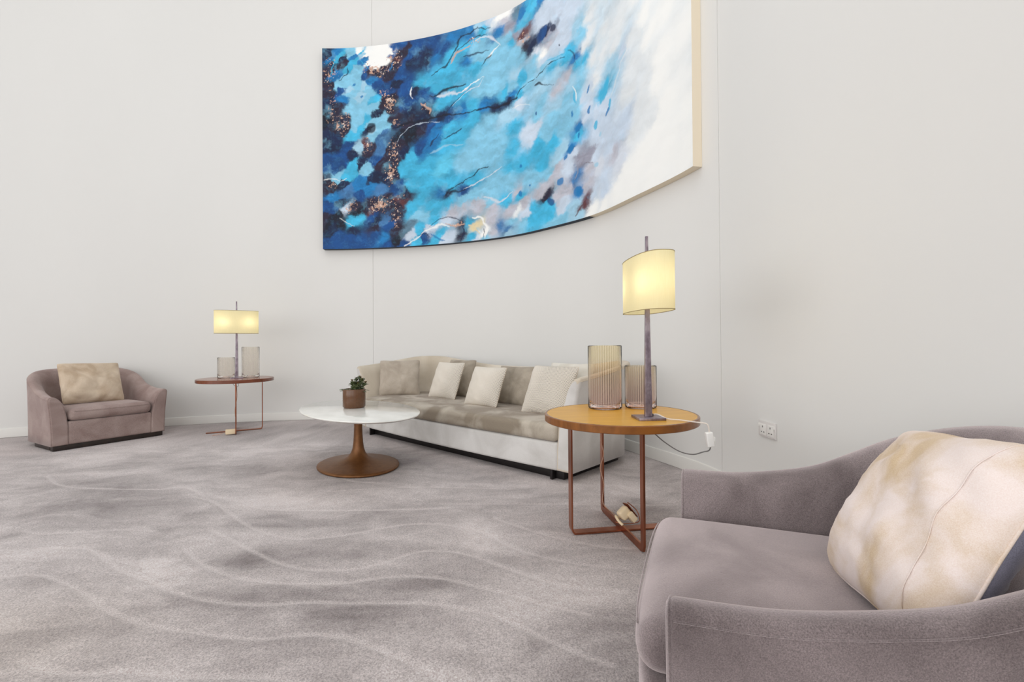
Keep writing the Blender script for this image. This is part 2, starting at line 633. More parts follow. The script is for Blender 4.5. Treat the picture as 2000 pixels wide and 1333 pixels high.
def pot_mat():
    m, nt, b = mat_new('glazed_grid_pot')
    tc = N(nt, 'ShaderNodeTexCoord')
    sep = N(nt, 'ShaderNodeSeparateXYZ')
    nt.links.new(tc.outputs['Object'], sep.inputs[0])
    at2 = N(nt, 'ShaderNodeMath', operation='ARCTAN2')
    nt.links.new(sep.outputs[1], at2.inputs[0])
    nt.links.new(sep.outputs[0], at2.inputs[1])
    outs = []
    for src, k in ((at2.outputs[0], 13.0), (sep.outputs[2], 150.0)):
        a = N(nt, 'ShaderNodeMath', operation='MULTIPLY')
        a.inputs[1].default_value = k
        nt.links.new(src, a.inputs[0])
        s = N(nt, 'ShaderNodeMath', operation='FRACT')
        nt.links.new(a.outputs[0], s.inputs[0])
        l = N(nt, 'ShaderNodeMath', operation='LESS_THAN')
        l.inputs[1].default_value = 0.3
        nt.links.new(s.outputs[0], l.inputs[0])
        outs.append(l.outputs[0])
    mx = N(nt, 'ShaderNodeMath', operation='MAXIMUM')
    nt.links.new(outs[0], mx.inputs[0])
    nt.links.new(outs[1], mx.inputs[1])
    mix = N(nt, 'ShaderNodeMix', data_type='RGBA')
    mix.inputs[6].default_value = (*lin((112, 76, 46)), 1)
    mix.inputs[7].default_value = (*lin((80, 48, 28)), 1)
    nt.links.new(mx.outputs[0], mix.inputs[0])
    nt.links.new(mix.outputs[2], b.inputs['Base Color'])
    b.inputs['Roughness'].default_value = 0.22
    bp = N(nt, 'ShaderNodeBump', invert=True)
    bp.inputs['Strength'].default_value = 0.5
    bp.inputs['Distance'].default_value = 0.002
    nt.links.new(mx.outputs[0], bp.inputs['Height'])
    nt.links.new(bp.outputs[0], b.inputs['Normal'])
    return m


M['pot'] = pot_mat()


def attr_mat(name, attr, rough, spec=0.3, bump=None):
    m, nt, b = mat_new(name)
    a = N(nt, 'ShaderNodeAttribute', attribute_name=attr)
    nt.links.new(a.outputs['Color'], b.inputs['Base Color'])
    b.inputs['Roughness'].default_value = rough
    b.inputs['Specular IOR Level'].default_value = spec
    return m, nt, b, a


# ------------------------------------------------------------------ curved wall
WALL_PTS = [(-8.6, 0.2), (-7.9, 1.9), (-7.15, 3.15), (-6.3, 4.15), (-5.4, 4.87), (-4.16, 5.50), (-3.4, 5.77), (-2.42, 5.93),
            (-1.76, 5.885), (-1.23, 5.785), (-0.565, 5.58), (0.06, 5.26), (0.42, 4.93), (0.86, 4.44), (1.10, 3.90),
            (1.27, 3.50), (1.365, 3.22), (1.405, 2.95), (1.425, 2.60), (1.455, 2.30), (1.51, 1.85), (1.56, 1.3),
            (1.58, 0.6), (1.55, -0.4), (1.45, -1.5)]


def make_wall_curve():
    p = np.array([tuple(v) for v in spline([(a, b, 0) for a, b in WALL_PTS], 40)])[:, :2]
    s = np.r_[0, np.cumsum(np.linalg.norm(np.diff(p, axis=0), axis=1))]
    t = np.arange(0, s[-1], 0.02)
    q = np.c_[np.interp(t, s, p[:, 0]), np.interp(t, s, p[:, 1])]
    k = np.exp(-0.5 * (np.arange(-30, 31) * 0.02 / 0.16) ** 2)
    k /= k.sum()
    qp = np.vstack([q[0] + (q[0] - q[30:0:-1]), q, q[-1] + (q[-1] - q[-2:-32:-1])])
    q = np.c_[np.convolve(qp[:, 0], k, 'valid'), np.convolve(qp[:, 1], k, 'valid')]
    s = np.r_[0, np.cumsum(np.linalg.norm(np.diff(q, axis=0), axis=1))]
    return q, s


WQ, WS = make_wall_curve()


def wall_at(u):
    x, y = np.interp(u, WS, WQ[:, 0]), np.interp(u, WS, WQ[:, 1])
    e = 0.01
    tx = np.interp(u + e, WS, WQ[:, 0]) - np.interp(u - e, WS, WQ[:, 0])
    ty = np.interp(u + e, WS, WQ[:, 1]) - np.interp(u - e, WS, WQ[:, 1])
    L = np.hypot(tx, ty)
    tx, ty = tx / L, ty / L
    return x, y, ty, -tx, tx, ty      # point, inward normal (towards the room), tangent


def wall_hit(px, py, off=0.0):
    """arc length and height where a sight line meets the wall (off = distance in front of it)"""
    d = ray(px, py)
    x, y, nx, ny, _, _ = wall_at(WS)
    x, y = x + nx * off, y + ny * off
    c = x * d.y - y * d.x
    f = x * d.x + y * d.y
    k = [i for i in range(len(c) - 1) if c[i] * c[i + 1] <= 0 and f[i] > 0]
    i = k[0]
    t = c[i] / (c[i] - c[i + 1])
    u = WS[i] + t * (WS[i + 1] - WS[i])
    X, Y = x[i] + t * (x[i + 1] - x[i]), y[i] + t * (y[i + 1] - y[i])
    return u, CAM_H + d.z * (Y / d.y)


U_SEAM = [wall_hit(729, 600)[0], wall_hit(1407, 600)[0]]
U_FAR = wall_hit(40, 600)[0] - 1.9
WALL_H = 7.2


def build_wall():
    us = list(np.arange(0, WS[-1], 0.06))
    g = 0.0022
    rows = [(u, 0.0) for u in us if all(abs(u - s) > 0.01 for s in U_SEAM)]
    for s in U_SEAM:
        rows += [(s - g - .0005, 0.0), (s - g, -0.006), (s + g, -0.006), (s + g + .0005, 0.0)]
    rows.sort()
    vs, fs = [], []
    zs = [-0.02, 0.6, 1.6, 3.2, WALL_H]
    for (u, o) in rows:
        x, y, nx, ny, _, _ = wall_at(u)
        for z in zs:
            vs.append((x + nx * o, y + ny * o, z))
    nz = len(zs)
    nf = len(rows)
    for i in range(nf - 1):
        for j in range(nz - 1):
            fs.append((i * nz + j, (i + 1) * nz + j, (i + 1) * nz + j + 1, i * nz + j + 1))
    # back face and top so the wall has thickness
    base = len(vs)
    for (u, o) in rows:
        x, y, nx, ny, _, _ = wall_at(u)
        for z in zs:
            vs.append((x - nx * 0.15, y - ny * 0.15, z))
    for i in range(nf - 1):
        for j in range(nz - 1):
            fs.append((base + i * nz + j, base + i * nz + j + 1, base + (i + 1) * nz + j + 1, base + (i + 1) * nz + j))
        fs.append((i * nz + nz - 1, (i + 1) * nz + nz - 1, base + (i + 1) * nz + nz - 1, base + i * nz + nz - 1))
    o = mesh_obj('wall_back', vs, fs, M['wall'])
    flat_shade_by_angle(o, 30)
    structure(o)
    # skirting
    prof = [(0.0, 0.0), (0.014, 0.0), (0.014, 0.088), (0.011, 0.094), (0.0, 0.096)]
    vs, fs = [], []
    us = np.arange(0, WS[-1], 0.06)
    for u in us:
        x, y, nx, ny, _, _ = wall_at(u)
        for (d, z) in prof:
            vs.append((x + nx * d, y + ny * d, z))
    n = len(prof)
    for i in range(len(us) - 1):
        for j in range(n - 1):
            fs.append((i * n + j, i * n + j + 1, (i + 1) * n + j + 1, (i + 1) * n + j)[::-1])
    o = mesh_obj('baseboard_back', vs, fs, M['skirting'])
    flat_shade_by_angle(o, 30)
    structure(o)


build_wall()

# ------------------------------------------------------------------ carpet floor
CARVED = [  # grooves cut in the pile, as photo positions (x, y)
    [(-60, 1128), (0, 1125), (75, 1122), (110, 1132), (160, 1157), (200, 1186), (260, 1211), (320, 1226), (400, 1236), (450, 1244), (520, 1246), (565, 1240), (630, 1239), (685, 1247), (725, 1262), (780, 1285), (820, 1305), (880, 1345)],
    [(40, 1290), (75, 1305), (125, 1314), (175, 1316), (240, 1311), (325, 1319), (400, 1320), (500, 1321), (575, 1330), (640, 1350)],
    [(65, 1072), (170, 1072), (220, 1107), (280, 1132), (330, 1152), (380, 1167), (450, 1178), (525, 1180), (600, 1176), (700, 1177), (775, 1176), (850, 1180), (925, 1192), (980, 1208), (1050, 1240), (1137, 1278), (1200, 1300)],
    [(360, 1072), (385, 1095), (415, 1112), (460, 1127), (525, 1136), (600, 1139), (675, 1137), (750, 1127), (810, 1125), (870, 1130), (930, 1145), (990, 1160), (1060, 1180), (1150, 1200)],
    [(410, 1035), (450, 1055), (490, 1075), (540, 1097), (590, 1110), (645, 1113), (700, 1110), (750, 1097), (809, 1079), (850, 1075), (900, 1080), (950, 1095), (990, 1110), (1102, 1145), (1225, 1156)],
    [(375, 970), (415, 980), (450, 1005), (490, 1030), (530, 1044), (575, 1052), (630, 1050), (700, 1040), (750, 1030), (810, 1023), (875, 1025), (925, 1035), (965, 1052), (1015, 1075), (1120, 1099), (1225, 1110)],
    [(90, 930), (110, 945), (150, 952), (225, 955), (300, 956), (360, 952), (400, 970)],
    [(45, 1035), (75, 1042), (150, 1039), (240, 1034), (300, 1037)],
    [(490, 990), (540, 996), (650, 997), (750, 996), (875, 992)],
    [(966, 1012), (1015, 1029), (1050, 1040), (1102, 1054), (1190, 1068), (1300, 1073)],
    [(640, 915), (655, 928), (690, 940), (760, 944)],
]
FINE_LINES = [
    [(860, 984), (1000, 984), (1150, 985), (1340, 986)],
    [(1180, 1015), (1240, 1016), (1310, 1018)],
    [(640, 960), (800, 952), (1000, 955)],
]
NAP = [  # brushed pile patches: photo position, half sizes in metres, amount
    (580, 1020, .26, .14, -.9), (690, 1072, .26, .10, -.8), (430, 1180, .22, .10, -.8), (600, 1200, .30, .09, -.7), (250, 1262, .25, .10, -.8),
    (800, 1140, .18, .07, -.8), (330, 1165, .18, .07, -.7), (200, 940, .5, .28, -.6), (480, 1085, .14, .1, -.8), (780, 1240, .3, .1, -.5),
    (300, 1105, .22, .12, 1.), (555, 978, .35, .16, 1.), (850, 1055, .4, .14, .8), (960, 1035, .3, .2, .6), (1160, 1160, .28, .12, 1.),
    (235, 925, .35, .15, .8), (480, 880, .8, .25, .6), (1210, 1130, .2, .06, .6), (60, 985, .3, .15, .5), (1000, 1180, .25, .1, .4),
    (1050, 1215, .1, .04, -.7), (900, 1270, .12, .05, -.6), (1060, 1245, .12, .04, -.6), (640, 880, .5, .2, -.4), (860, 900, .8, .25, -.5),
    (1230, 1000, .5, .2, -.4), (330, 990, .4, .15, -.4), (430, 905, .6, .2, -.2), (100, 1225, .14, .12, -.6), (1130, 1100, .25, .08, -.4),
    (900, 1110, .2, .08, -.4), (130, 1000, .4, .2, -.2), (1180, 950, .4, .25, .3), (500, 850, 1.0, .2, -.3), (140, 900, .6, .15, .5),
]


def build_floor():
    def axis(a, b, step, lo, hi):
        return np.r_[np.arange(lo, a, 0.25), np.arange(a, b, step), np.arange(b, hi + .01, 0.25)]
    xs = axis(-4.2, 1.7, 0.011, -9.2, 2.2)
    ys = axis(0.55, 4.4, 0.011, -4.5, 6.3)
    X, Y = np.meshgrid(xs, ys, indexing='ij')
    Z = np.zeros_like(X)
    nz = Noise2(3)
    col = nz.fbm(X, Y, 1.1, 3) * 0.22
    wx = X + nz.fbm(X + 31, Y, 2.0, 3) * 0.22
    wy = Y + nz.fbm(X, Y + 57, 2.0, 3) * 0.16
    col += nz.fbm(wx * 1.0 + 5, wy * 1.3, 2.6, 5, 0.66) * 0.46
    col += nz.fbm(wx * 0.8 + 45, wy * 2.6 + 5, 6.0, 4, 0.66) * 0.24
    for (px, py, sx, sy, a) in NAP:
        p = at(px, py, 0)
        col += a * 0.32 * np.exp(-(((wx - p.x) / sx) ** 2 + ((wy - p.y) / sy) ** 2))
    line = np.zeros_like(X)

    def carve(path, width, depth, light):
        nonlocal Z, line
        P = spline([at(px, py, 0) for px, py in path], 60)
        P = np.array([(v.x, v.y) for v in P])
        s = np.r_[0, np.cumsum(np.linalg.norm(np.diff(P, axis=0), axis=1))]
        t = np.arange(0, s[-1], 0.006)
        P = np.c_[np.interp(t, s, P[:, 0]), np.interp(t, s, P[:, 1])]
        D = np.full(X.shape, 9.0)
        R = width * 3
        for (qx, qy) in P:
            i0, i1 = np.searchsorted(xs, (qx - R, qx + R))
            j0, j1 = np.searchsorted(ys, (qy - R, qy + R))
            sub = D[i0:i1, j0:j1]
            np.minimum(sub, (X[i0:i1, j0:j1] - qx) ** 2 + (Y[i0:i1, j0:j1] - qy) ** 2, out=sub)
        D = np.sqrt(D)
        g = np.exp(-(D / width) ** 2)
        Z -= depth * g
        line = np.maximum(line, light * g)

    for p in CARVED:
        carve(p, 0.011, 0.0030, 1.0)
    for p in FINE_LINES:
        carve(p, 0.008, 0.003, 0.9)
    fine = nz.fbm(X, Y, 60, 2)
    Z += fine * 0.0012 + nz.fbm(X, Y, 9, 3) * 0.002
    Z -= Z.max()
    v = np.clip(0.59 + col * 0.98, 0, 1)
    v = v + (1.0 - v) * line * 0.62  # carved grooves lightened in the colour, as if their edges caught light
    a = np.array(lin((118, 108, 107)))
    b = np.array(lin((209, 199, 197)))
    C = a + (b - a) * v[..., None]
    # faint warm tint in the left foreground
    warm = np.exp(-(((X + 1.75) / 0.5) ** 2 + ((Y - 1.45) / 0.3) ** 2)) * 0.5
    C = C * (1 + warm[..., None] * np.array([0.04, 0.0, -0.09]))
    nx_, ny_ = X.shape
    verts = np.stack([X, Y, Z], -1).reshape(-1, 3)
    idx = np.arange(nx_ * ny_).reshape(nx_, ny_)
    F = np.stack([idx[:-1, :-1], idx[1:, :-1], idx[1:, 1:], idx[:-1, 1:]], -1).reshape(-1, 4)
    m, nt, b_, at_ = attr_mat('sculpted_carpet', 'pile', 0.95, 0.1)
    b_.inputs['Sheen Weight'].default_value = 0.25
    b_.inputs['Sheen Roughness'].default_value = 0.5
    tc = N(nt, 'ShaderNodeTexCoord')
    n1 = N(nt, 'ShaderNodeTexNoise')
    n1.inputs['Scale'].default_value = 190
    n1.inputs['Detail'].default_value = 3
    n1.inputs['Roughness'].default_value = 0.7
    nt.links.new(tc.outputs['Object'], n1.inputs['Vector'])
    mx = N(nt, 'ShaderNodeMix', data_type='RGBA', blend_type='OVERLAY')
    mx.inputs[0].default_value = 0.45
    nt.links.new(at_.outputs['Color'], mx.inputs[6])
    gr = N(nt, 'ShaderNodeMapRange')
    gr.inputs['From Min'].default_value, gr.inputs['From Max'].default_value = 0.3, 0.7
    nt.links.new(n1.outputs['Fac'], gr.inputs['Value'])
    nt.links.new(gr.outputs[0], mx.inputs[7])
    nt.links.new(mx.outputs[2], b_.inputs['Base Color'])
    bp = N(nt, 'ShaderNodeBump')
    bp.inputs['Strength'].default_value = 0.7
    bp.inputs['Distance'].default_value = 0.006
    nt.links.new(n1.outputs['Fac'], bp.inputs['Height'])
    nt.links.new(bp.outputs[0], b_.inputs['Normal'])
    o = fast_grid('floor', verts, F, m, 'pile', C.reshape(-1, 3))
    structure(o)


def fast_grid(name, verts, F, mat, attr, C, parent=None):
    me = bpy.data.meshes.new(name)
    me.vertices.add(len(verts))
    me.vertices.foreach_set('co', verts.astype(np.float32).ravel())
    me.loops.add(F.size)
    me.loops.foreach_set('vertex_index', F.astype(np.int32).ravel())
    me.polygons.add(len(F))
    me.polygons.foreach_set('loop_start', np.arange(0, F.size, 4, dtype=np.int32))
    me.polygons.foreach_set('loop_total', np.full(len(F), 4, dtype=np.int32))
    me.polygons.foreach_set('use_smooth', np.ones(len(F), dtype=bool))
    me.update(calc_edges=True)
    ca = me.color_attributes.new(attr, 'FLOAT_COLOR', 'POINT')
    ca.data.foreach_set('color', np.c_[C, np.ones(len(C))].astype(np.float32).ravel())
    me.materials.append(mat)
    o = bpy.data.objects.new(name, me)
    COL.objects.link(o)
    if parent:
        o.parent = parent
    return o


build_floor()

# ------------------------------------------------------------------ curved painting
#PAINT-BEGIN
PAL = {
    'D': (12, 18, 38), 'N': (14, 30, 66), 'U': (38, 30, 52), 'R': (92, 52, 56), 'B': (12, 70, 132), 'b': (62, 112, 162), 'M': (22, 116, 178),
    'C': (62, 176, 216), 'c': (88, 188, 220), 'L': (128, 192, 220), 'l': (160, 202, 224), 'P': (198, 212, 228), 'p': (212, 218, 228), 'G': (184, 184, 194),
    'g': (146, 146, 160), 'K': (206, 164, 142), 'w': (225, 229, 231), 'W': (245, 245, 242), 'Y': (222, 206, 166), 'T': (88, 120, 140),
}
SPOTS = '''
690,138L 701,152L 712,168l 722,186L 731,206L 741,226L 744,250L 676,152L 686,166L 700,188l 714,206L 726,240L 682,182L 694,212L 706,236L 752,262b 736,262L
635,105N 650,108M 666,118N 658,112C 682,104L 703,99C 688,110M 700,98W 728,110W 745,112W 712,99W 757,98W 748,102W 764,104B 722,124W 736,133W 716,106W 752,120W 730,120W 742,104W 733,128W 756,102W 764,100W 745,122W 708,103l 712,118M 720,133B 728,139U
640,140U 641,170U 652,125N 657,121C 656,150M 672,125U 690,118C 690,150L 681,135C 700,135L 712,150B 722,143U 735,143U 748,134U 700,165L 665,170L 678,162L 714,172L 724,160M 738,165B 755,150U 765,130U 772,118U 779,106U 792,101U 768,95B 775,112R
780,90B 810,86B 850,80B 880,71M 800,108B 832,108N 850,100B 870,95B 900,62M 930,51l 960,38P 977,36W 990,27W 868,74b 890,68M
790,132B 800,124N 831,121N 850,113M 862,140C 842,160C 822,165C 780,150B 792,170B 770,168N 882,108C 932,90L 905,95C 880,130C 910,120M 940,108L 968,92L 985,102L 976,62M 992,50g 996,72L 925,135C 900,140C 870,155C 915,75M 945,60C 920,60M
640,200N 640,230D 655,215U 669,197M 664,206U 674,238U 690,200L 700,218L 716,200L 720,232C 702,250C 724,249N 745,200U 760,192U 770,208U 750,175B 760,181B 740,220N 747,236L 770,236U 784,200B 802,200B 802,220N 790,190B 770,247N 800,241U 822,236N 832,224N 812,180N 830,182B 842,190B 852,205C 832,214U 838,220U 862,226N 882,225B 902,216M 872,190C 852,172C 882,165C 902,185C 932,182L 960,172L 952,142L 980,130L 982,160L 922,202C 950,205M 972,211N 992,197N 985,180C 990,224l 962,235L 922,236C 882,245C 850,250M 750,205U 680,175l 705,190l 730,195C 665,180B 645,185U
640,262N 650,290N 640,312B 658,250U 675,252U 690,262C 697,250L 720,292U 715,283R 742,270b 745,292b 702,290l 760,250L 690,302N 680,288B 660,322B 692,325C 680,345C 702,322N 716,330L 730,315B 748,320U 762,290U 775,290U 785,280U 775,312U 765,332U 770,347U 786,300N 800,270D 806,258D 785,268D 820,255U 842,250B 822,290B 850,270M 840,285M 870,275C 900,265C 930,270L 802,310C 790,330C 812,340C 832,330C 862,330c 902,320L 940,310L 980,300L 980,270L 950,290L 730,270L 735,255l 655,270N
640,360U 652,362U 672,357N 660,350L 652,387M 680,372b 702,385B 722,370M 742,367b 752,350N 730,350N 700,360M 665,397N 678,406P 690,402U 722,397U 735,397U 746,401U 757,387U 765,397U 774,387R 786,400R 792,384U 790,376N 780,372B 774,362B 802,365C 832,360C 868,352C 862,378M 822,390C 842,402C 802,410C 780,407U 770,422U 750,432b 760,442B 775,442U 735,432N 702,425C 690,434C 726,425B 716,410U 652,412B 640,402B 635,430U 650,430D 670,442D 692,452N 652,452N 640,472B 660,462B 682,467B 702,472B 730,462B 732,447U 750,462M 770,452U 776,470D 760,482B 790,452T 802,440T 815,422L 830,422L 820,452C 842,447P 802,465P 790,476B 815,472C 830,462B 862,457C 882,462P 902,457U 902,440U 915,436C 930,442Y 946,457W 922,460C 930,472P 850,475C 870,472P 850,432C 872,430P 882,416G 902,410G 932,402G 960,412G 960,432G 980,442b 992,460l 962,457G 950,470L 872,400C 850,410C 902,390L 922,380L 882,362C 872,380N 905,374B 922,350C 950,370L 960,392L 980,392C 970,360L 992,350L 996,410G 720,410R 700,410D 665,420D
990,20W 985,40G 1000,50g 1010,25T 1019,27M 1020,42C 1042,10C 1052,3M 1030,20C 1060,20P 1080,30P 1060,45P 1010,66g 1020,78G 1030,88U 1022,66R 1042,87N 1060,66B 1073,64g 1077,78G 1066,58N 1000,82C 1010,97L 1000,112L 1020,112L 1062,102W 1065,112P 1050,97p 1045,112L 1082,90P 1102,82P 1130,50l 1136,62L 1102,40P 1150,30w 1120,20P 1110,104C 1122,115M 1126,130C 1102,120C 1082,125C 1062,130L 1090,142l 1112,148G 1040,140L 1020,152C 1000,172L 1010,140l 998,187M 1012,190C 1030,165L 1060,172l 1090,172G 1120,162l 1134,140L 1142,120C 1130,172L 1060,202L 1090,202l 1110,190L 1082,230L 1050,222L 1110,240L 1010,206P 1002,222l 1042,250P 1128,200L 1130,215L 1142,190P 1155,165P 1142,235P 1162,150w 1150,205P 1166,215P 1180,202P 1176,186C 1186,165C 1193,150L 1190,130l 1206,115l 1216,100P 1130,250M 1200,60w 1200,90w 1232,80w 1210,30w 1180,60w 1180,100w 1240,120w 1260,172w 1250,210w 1230,180w 1220,230P 1140,90w 1160,110w 1150,60w
1002,250C 1030,258P 1042,262P 1000,290C 1050,290C 1080,280C 1100,260L 1070,262L 1100,292l 1114,292M 1128,262C 1120,302P 1092,310l 1060,320C 1020,320C 1000,330C 1070,340L 1050,342L 1090,332G 1110,332P 1080,352G 1060,372G 1065,387U 1092,380G 1110,370G 1100,400P 1130,340b 1124,352b 1135,322g 1130,307g 1152,302g 1160,312P 1150,330G 1130,376M 1140,370G 1152,360G 1145,390R 1140,405R 1120,402l 1100,420L 1080,430L 1050,420C 1040,410C 1060,402C 1035,430C 1020,402G 1010,412w 1025,422P 1000,412G 1002,430L 1020,440L 992,450b 1010,372G 1000,360L 1030,352L 1015,382C 990,390C 1075,415C 1130,420l
1170,250P 1170,265P 1190,290P 1200,300G 1210,320p 1170,330p 1180,350P 1180,372P 1160,380P 1160,402W 1152,417W 1210,270P 1240,260w 1270,230w 1255,300W 1222,340W 1202,380W 1180,402W 1300,300W 1300,100W 1300,200W 1300,20W 1270,60W 1290,150W 1350,200W 1340,300W 1340,50W 1280,260W 1240,330W 1255,30W 1230,370W 1280,340W 1165,160w 1250,-40W 1330,-80W 1150,-40w 1100,-30P 1200,-60w 1060,-20L 1030,-30W
'''
STROKES = [  # (width px, colour, alpha, points)
    (4.5, 'D', .9, [(775, 250), (800, 240), (828, 235), (850, 229), (875, 225), (905, 221)]),
    (3.5, 'D', .9, [(905, 221), (945, 213), (975, 208), (1000, 196), (1010, 192)]),
    (1.5, 'D', .95, [(1008, 194), (1013, 180), (1030, 162), (1042, 157), (1056, 140), (1066, 130), (1080, 119), (1095, 112), (1103, 110)]),
    (3.0, 'D', .9, [(1044, 166), (1052, 163), (1060, 165)]), (1.2, 'D', .9, [(1058, 165), (1081, 165)]),
    (3.2, 'D', .85, [(957, 56), (935, 56), (930, 56), (918, 66), (905, 72), (897, 76), (893, 92), (884, 108), (878, 118), (872, 128), (862, 135), (852, 143), (842, 150)]),
    (2.5, 'N', .8, [(951, 67), (930, 72), (912, 84), (900, 92), (890, 105)]),
    (3.2, 'K', .85, [(880, 125), (886, 110), (895, 102), (905, 96), (918, 89)]), (3.4, 'p', .85, [(930, 80), (942, 73), (956, 71), (967, 78), (976, 90)]), (3, 'W', .8, [(972, 90), (962, 100), (952, 115)]),
    (2.4, 'D', .85, [(958, 108), (948, 120), (942, 130)]), (2, 'N', .8, [(904, 114), (922, 106), (940, 101), (957, 96)]),
    (4, 'D', .9, [(840, 186), (850, 188), (862, 180), (878, 174), (895, 170), (910, 163)]), (5, 'p', .85, [(852, 190), (865, 186), (880, 182), (900, 180), (915, 172)]),
    (2.2, 'W', .85, [(900, 180), (922, 165), (944, 148)]), (1.8, 'p', .8, [(946, 148), (935, 165), (915, 178), (895, 195), (882, 208)]), (2.6, 'D', .85, [(905, 185), (892, 194), (880, 208), (872, 220)]),
    (2, 'W', .9, [(807, 171), (803, 183), (808, 194)]), (3, 'N', .8, [(812, 172), (808, 185), (814, 196)]), (3, 'K', .8, [(824, 204), (832, 209), (840, 214), (838, 222)]),
    (3.2, 'N', .85, [(855, 260), (848, 275), (840, 288)]), (3.2, 'N', .85, [(866, 271), (880, 262), (900, 252)]), (1.6, 'P', .7, [(775, 280), (785, 262), (805, 246), (830, 240), (860, 238)]),
    (3.6, 'D', .85, [(868, 384), (876, 372), (886, 366)]), (2.4, 'D', .85, [(886, 366), (905, 355), (925, 343), (938, 332), (952, 326)]), (3.4, 'D', .75, [(876, 378), (886, 373), (902, 374), (912, 368)]),
    (1.8, 'p', .8, [(905, 370), (928, 361), (948, 347), (965, 336), (982, 324)]), (3, 'p', .8, [(945, 385), (960, 388), (975, 396), (990, 385), (1002, 372)]),
    (3.4, 'W', .75, [(790, 481), (812, 466), (832, 452), (845, 447), (862, 440), (880, 442)]), (2.6, 'K', .9, [(872, 437), (888, 440), (905, 437)]), (1.8, 'N', .8, [(838, 444), (855, 432), (872, 426), (890, 426), (902, 432)]),
    (3.4, 'W', .9, [(922, 426), (936, 426), (946, 438), (951, 452), (948, 462)]), (3, 'Y', .9, [(914, 440), (924, 448), (936, 456)]), (2.6, 'N', .9, [(903, 440), (908, 452), (904, 460), (899, 469)]), (2, 'N', .8, [(943, 448), (946, 460)]),
    (2.2, 'N', .8, [(815, 458), (832, 458), (838, 464)]), (3, 'M', .8, [(840, 458), (855, 464), (870, 470)]),
    (2, 'W', .7, [(632, 353), (645, 349), (655, 349), (664, 353), (676, 348)]), (1.8, 'W', .7, [(664, 428), (675, 435), (692, 441)]), (4.5, 'C', .8, [(684, 346), (690, 330), (696, 310)]),
    (2.6, 'C', .8, [(645, 145), (652, 130), (660, 112), (668, 100)]), (2.4, 'N', .85, [(680, 130), (676, 145), (664, 158)]), (1.4, 'C', .6, [(700, 110), (712, 128), (722, 138)]),
    (3, 'R', .8, [(1124, 420), (1134, 408), (1142, 395), (1148, 384)]), (2.4, 'g', .8, [(1126, 318), (1140, 306), (1158, 300)]), (1.6, 'R', .6, [(1140, 322), (1152, 317), (1160, 316)]), (3, 'g', .7, [(1126, 322), (1130, 335), (1122, 350)]),
    (1.6, 'W', .8, [(1118, 168), (1126, 185), (1122, 205)]), (4, 'w', .5, [(1240, 70), (1215, 115), (1205, 150), (1190, 200)]), (5, 'l', .5, [(1222, 95), (1200, 140), (1184, 175), (1172, 190)]),
    (2.2, 'N', .7, [(1108, 97), (1122, 106), (1124, 125)]), (2, 'C', .8, [(1065, 120), (1085, 110), (1102, 104)]), (2.6, 'M', .8, [(770, 120), (763, 132), (757, 140)]),
    (2.2, 'W', .6, [(1000, 212), (1020, 204), (1035, 208)]), (3, 'l', .6, [(840, 300), (870, 285), (905, 282)]),
]
DROPS = [  # (x, y, half long px, half short px, angle, colour)
    (1184, 172, 17, 6, 66, 'C'), (1176, 187, 11, 6, 70, 'C'), (1190, 205, 12, 3, 72, 'C'), (1185, 219, 6, 3, 60, 'M'), (1148, 176, 7, 2.4, 60, 'M'), (1149, 215, 7, 3, 80, 'M'), (1164, 244, 9, 4, 62, 'C'),
    (1128, 252, 9, 3, 66, 'M'), (1131, 265, 4, 2.4, 70, 'M'), (1114, 293, 8, 5.5, 70, 'M'), (1172, 264, 5, 3, 60, 'l'), (1104, 309, 4, 3, 40, 'M'), (1096, 355, 8, 5, 10, 'M'), (1075, 395, 9, 5.5, 160, 'B'),
    (1130, 374, 10, 9, 60, 'M'), (1016, 380, 5, 4, 60, 'M'), (1036, 361, 2, 1.6, 0, 'M'), (1018, 324, 2.4, 2, 0, 'M'), (1063, 63, 12, 6, 70, 'B'), (1080, 55, 7, 4, 150, 'N'), (1040, 87, 9, 5, 30, 'N'), (1092, 89, 1.5, 1.5, 0, 'N'),
    (1018, 25, 10, 6, 50, 'M'), (724, 250, 9, 7, 60, 'D'), (692, 166, 3, 2, 40, 'M'), (704, 190, 2.4, 2, 0, 'M'), (664, 178, 3, 6, 20, 'B'), (1166, 320, 5, 3, 150, 'l'), (1048, 222, 1.5, 3, 0, 'B'), (1117, 224, 2, 6, 0, 'M'), (1122, 190, 2, 12, 8, 'C'),
]
FLECKS = [(645, 140, 12, 26, .8), (650, 210, 8, 30, .6), (672, 242, 14, 16, 1), (735, 138, 22, 12, 1), (770, 115, 14, 14, 1), (760, 200, 12, 18, 1), (748, 186, 12, 8, .8), (775, 245, 12, 10, .5), (770, 300, 12, 26, .7), (764, 338, 11, 16, 1.2),
          (718, 285, 8, 14, .8), (740, 398, 22, 12, 1.2), (775, 385, 14, 10, .6), (772, 425, 10, 16, .9), (650, 360, 10, 6, .5), (682, 402, 14, 10, .8), (1024, 72, 14, 12, .7), (830, 212, 8, 8, .6), (895, 438, 14, 5, .8), (925, 82, 18, 8, .6)]


